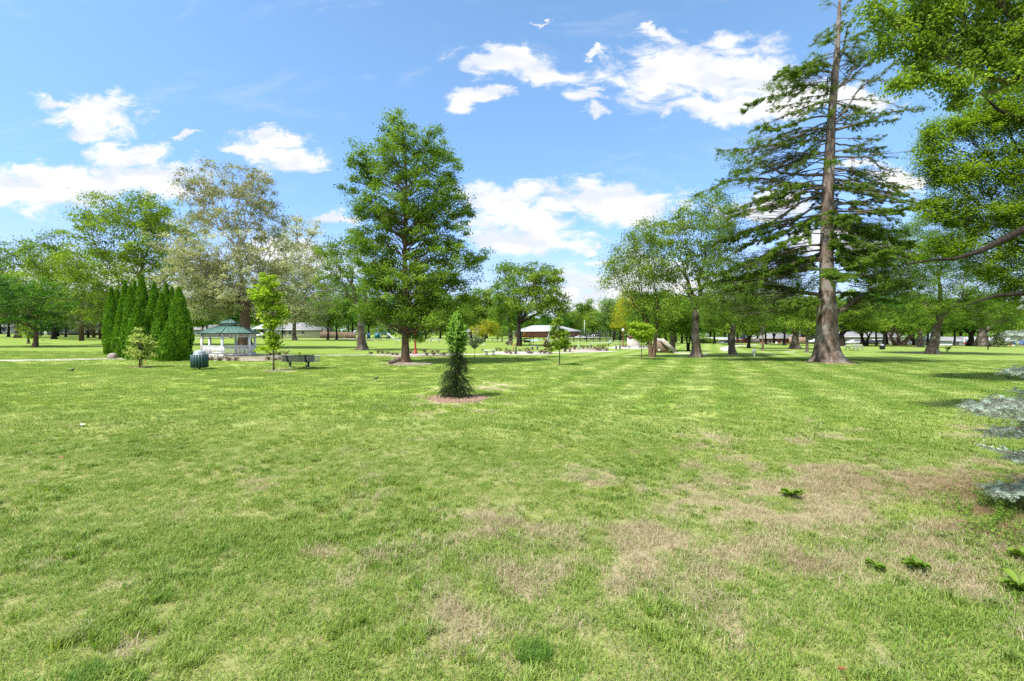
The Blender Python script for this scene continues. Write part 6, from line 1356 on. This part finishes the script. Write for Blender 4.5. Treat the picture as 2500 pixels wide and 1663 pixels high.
# ------------------------------------------------------------------ background trees: a few shapes, copied
def proto(seed, lm, w=9.0, h=12.0, n=90):
    r = np.random.RandomState(seed); fr = Fr(HX, 0, 100.0); fr = Fr(HX, HY+H*F/100, 100.0); k = fr.k; y0 = HY+H*F/100
    ell = [(HX+r.uniform(-.25, .25)*w*k, y0-h*k*r.uniform(.45, .85), w*k*.30*r.uniform(.7, 1.2), h*k*.17*r.uniform(.8, 1.3)) for _ in range(6)]+[(HX, y0-h*k*.84, w*k*.26, h*k*.14), (HX-w*k*.25, y0-h*k*.42, w*k*.26, h*k*.14), (HX+w*k*.25, y0-h*k*.42, w*k*.26, h*k*.14), (HX, y0-h*k*.6, w*k*.45, h*k*.2)]
    t = tree('background_tree', 'x', HX, y0, D=100.0, tw=.55*k, fork=y0-h*k*.28, n=n, lpc=60, leaf=.35, clump=1.42, lm=lm, bm='bark_dark', ell=ell, seed=seed, twr=.05); return t
PR = {'g': proto(1, 'leaf'), 'b': proto(2, 'leaf_bright'), 'd': proto(3, 'leaf_dark', 10, 12), 'o': proto(4, 'leaf_olive'), 'y': proto(5, 'leaf_yellow', 8, 9), 'G': proto(6, 'leaf_grey', 10, 13)}
USED = set()
BG = {'leafy background tree in the row behind the dark grey house': [(-60, 170, 'd', 1.2), (0, 165, 'g', 1.1), (60, 175, 'G', 1.5), (110, 175, 'g', 1.1), (180, 172, 'd', 1.2), (235, 174, 'g', 1.1), (290, 170, 'd', 1.1), (-120, 160, 'g', 1.4), (20, 112, 'b', .9), (160, 118, 'g', .8), (215, 110, 'b', .8), (255, 125, 'd', .9), (-40, 110, 'g', .9), (100, 135, 'g', 1.0)],
 'dark leafy tree in the row behind the gazebo and sycamore': [(350, 150, 'd', 1.1), (400, 145, 'g', 1.0), (450, 150, 'd', 1.0), (495, 120, 'd', .8), (540, 150, 'g', 1.1), (590, 155, 'd', 1.2), (640, 160, 'g', 1.2), (520, 175, 'G', 1.5), (470, 112, 'g', .75), (505, 140, 'b', .9), (565, 128, 'd', .9), (610, 170, 'b', 1.2)],
 'dark leafy tree in the row behind the cream house and board fence': [(690, 165, 'g', 1.4), (740, 165, 'd', 1.3), (790, 150, 'g', 1.1), (822, 120, 'd', .9), (850, 145, 'd', 1.0), (800, 115, 'g', .75), (860, 160, 'G', 1.4), (900, 150, 'g', 1.0), (950, 155, 'd', 1.1), (1000, 160, 'g', 1.1)],
 'leafy tree in the far row between the spruce and the joined trees': [(1040, 150, 'g', 1.1), (1075, 165, 'o', 1.2), (1110, 170, 'g', 1.3), (1150, 180, 'g', 1.5), (1188, 180, 'o', 1.5), (1215, 160, 'g', 1.0), (1250, 200, 'd', 1.3), (1095, 110, 'o', .6), (1130, 135, 'o', .7)],
 'leafy tree in the row behind the tennis court': [(1375, 260, 'd', 1.0), (1400, 265, 'g', 1.3), (1428, 250, 'g', 1.6), (1447, 225, 'o', 1.0), (1462, 235, 'g', 1.3), (1490, 225, 'd', 1.3), (1515, 215, 'g', 1.6), (1545, 190, 'd', 1.5), (1335, 280, 'd', 1.2), (1300, 290, 'g', 1.2), (1500, 195, 'G', 1.5)],
 'leafy tree in the shady row behind the ramp and the tall airy tree': [(1575, 170, 'g', 1.6), (1610, 165, 'd', 1.6), (1650, 150, 'g', 1.5), (1690, 165, 'd', 1.5), (1735, 170, 'g', 1.5), (1770, 175, 'b', 1.5), (1625, 110, 'g', .9), (1665, 115, 'd', .9), (1745, 110, 'g', .8), (1800, 130, 'd', 1.1)],
 'leafy tree in the shady row left of the giant conifer': [(1830, 180, 'g', 1.6), (1870, 110, 'g', .9), (1890, 150, 'd', 1.3), (1915, 100, 'd', .8), (1935, 180, 'g', 1.6), (1960, 130, 'g', 1.1), (1985, 160, 'd', 1.3), (1850, 150, 'd', 1.2), (1780, 100, 'g', .8)],
 'leafy tree in the shady row behind the far picnic table': [(2020, 190, 'g', 1.7), (2045, 130, 'd', 1.1), (2075, 180, 'd', 1.6), (2105, 125, 'g', 1.1), (2130, 180, 'g', 1.7), (2165, 130, 'd', 1.1), (2190, 180, 'g', 1.6), (2140, 105, 'b', .8)],
 'leafy tree in the shady row at the right end of the park': [(2225, 175, 'd', 1.6), (2230, 118, 'g', 1.0), (2265, 130, 'd', 1.1), (2300, 180, 'g', 1.7), (2330, 120, 'g', 1.0), (2345, 178, 'd', 1.5), (2400, 185, 'g', 1.7), (2440, 130, 'g', 1.1), (2460, 185, 'd', 1.6), (2520, 140, 'g', 1.2), (2560, 170, 'd', 1.6), (2485, 122, 'b', .9)]}
for lab, L_ in BG.items():
    for i, (x, D, k, s) in enumerate(L_):
        o = atD(x, D); src = PR[k]; rz = rnd.uniform(0, 6.28)
        if k not in USED:
            USED.add(k); src.location = o; src.rotation_euler = (0, 0, rz); src.scale = (s, s, s); src['label'] = lab; src['group'] = lab
        else: dup(src, o, rz, lab, (s*rnd.uniform(.9, 1.1), s*rnd.uniform(.9, 1.1), s*rnd.uniform(.92, 1.08)), lab)

for k, o in PR.items():
    if k not in USED: o.location = atD(1120, 190); o['label'] = 'yellow-green leafy tree far behind the young spruce'
# far wood that closes the horizon
def far_wood():
    r = np.random.RandomState(77); n = 5200; a = r.uniform(-62, 62, n); D = r.uniform(300, 380, n); x = np.tan(np.radians(a))*D
    top = 9+7*fbm(x/30+50, D*0, 5, 4); z = top*r.uniform(0, 1, n)**.7
    C = np.c_[x, D, z+gz(x, D)]; idx = np.repeat(np.arange(n), 26); P = C[idx]+r.normal(size=(len(idx), 3))*np.array([1.9, 1.5, 1.1]); b = MB()
    leafquads(b, P, 1.5, r, np.clip(.4+r.normal(size=n)*.25, 0, 1)[idx], .3); o = b.build('far_wood', M['leaf']); tag(o, 'distant wood closing the horizon behind the park and its houses', 'wood', kind='stuff')
far_wood()
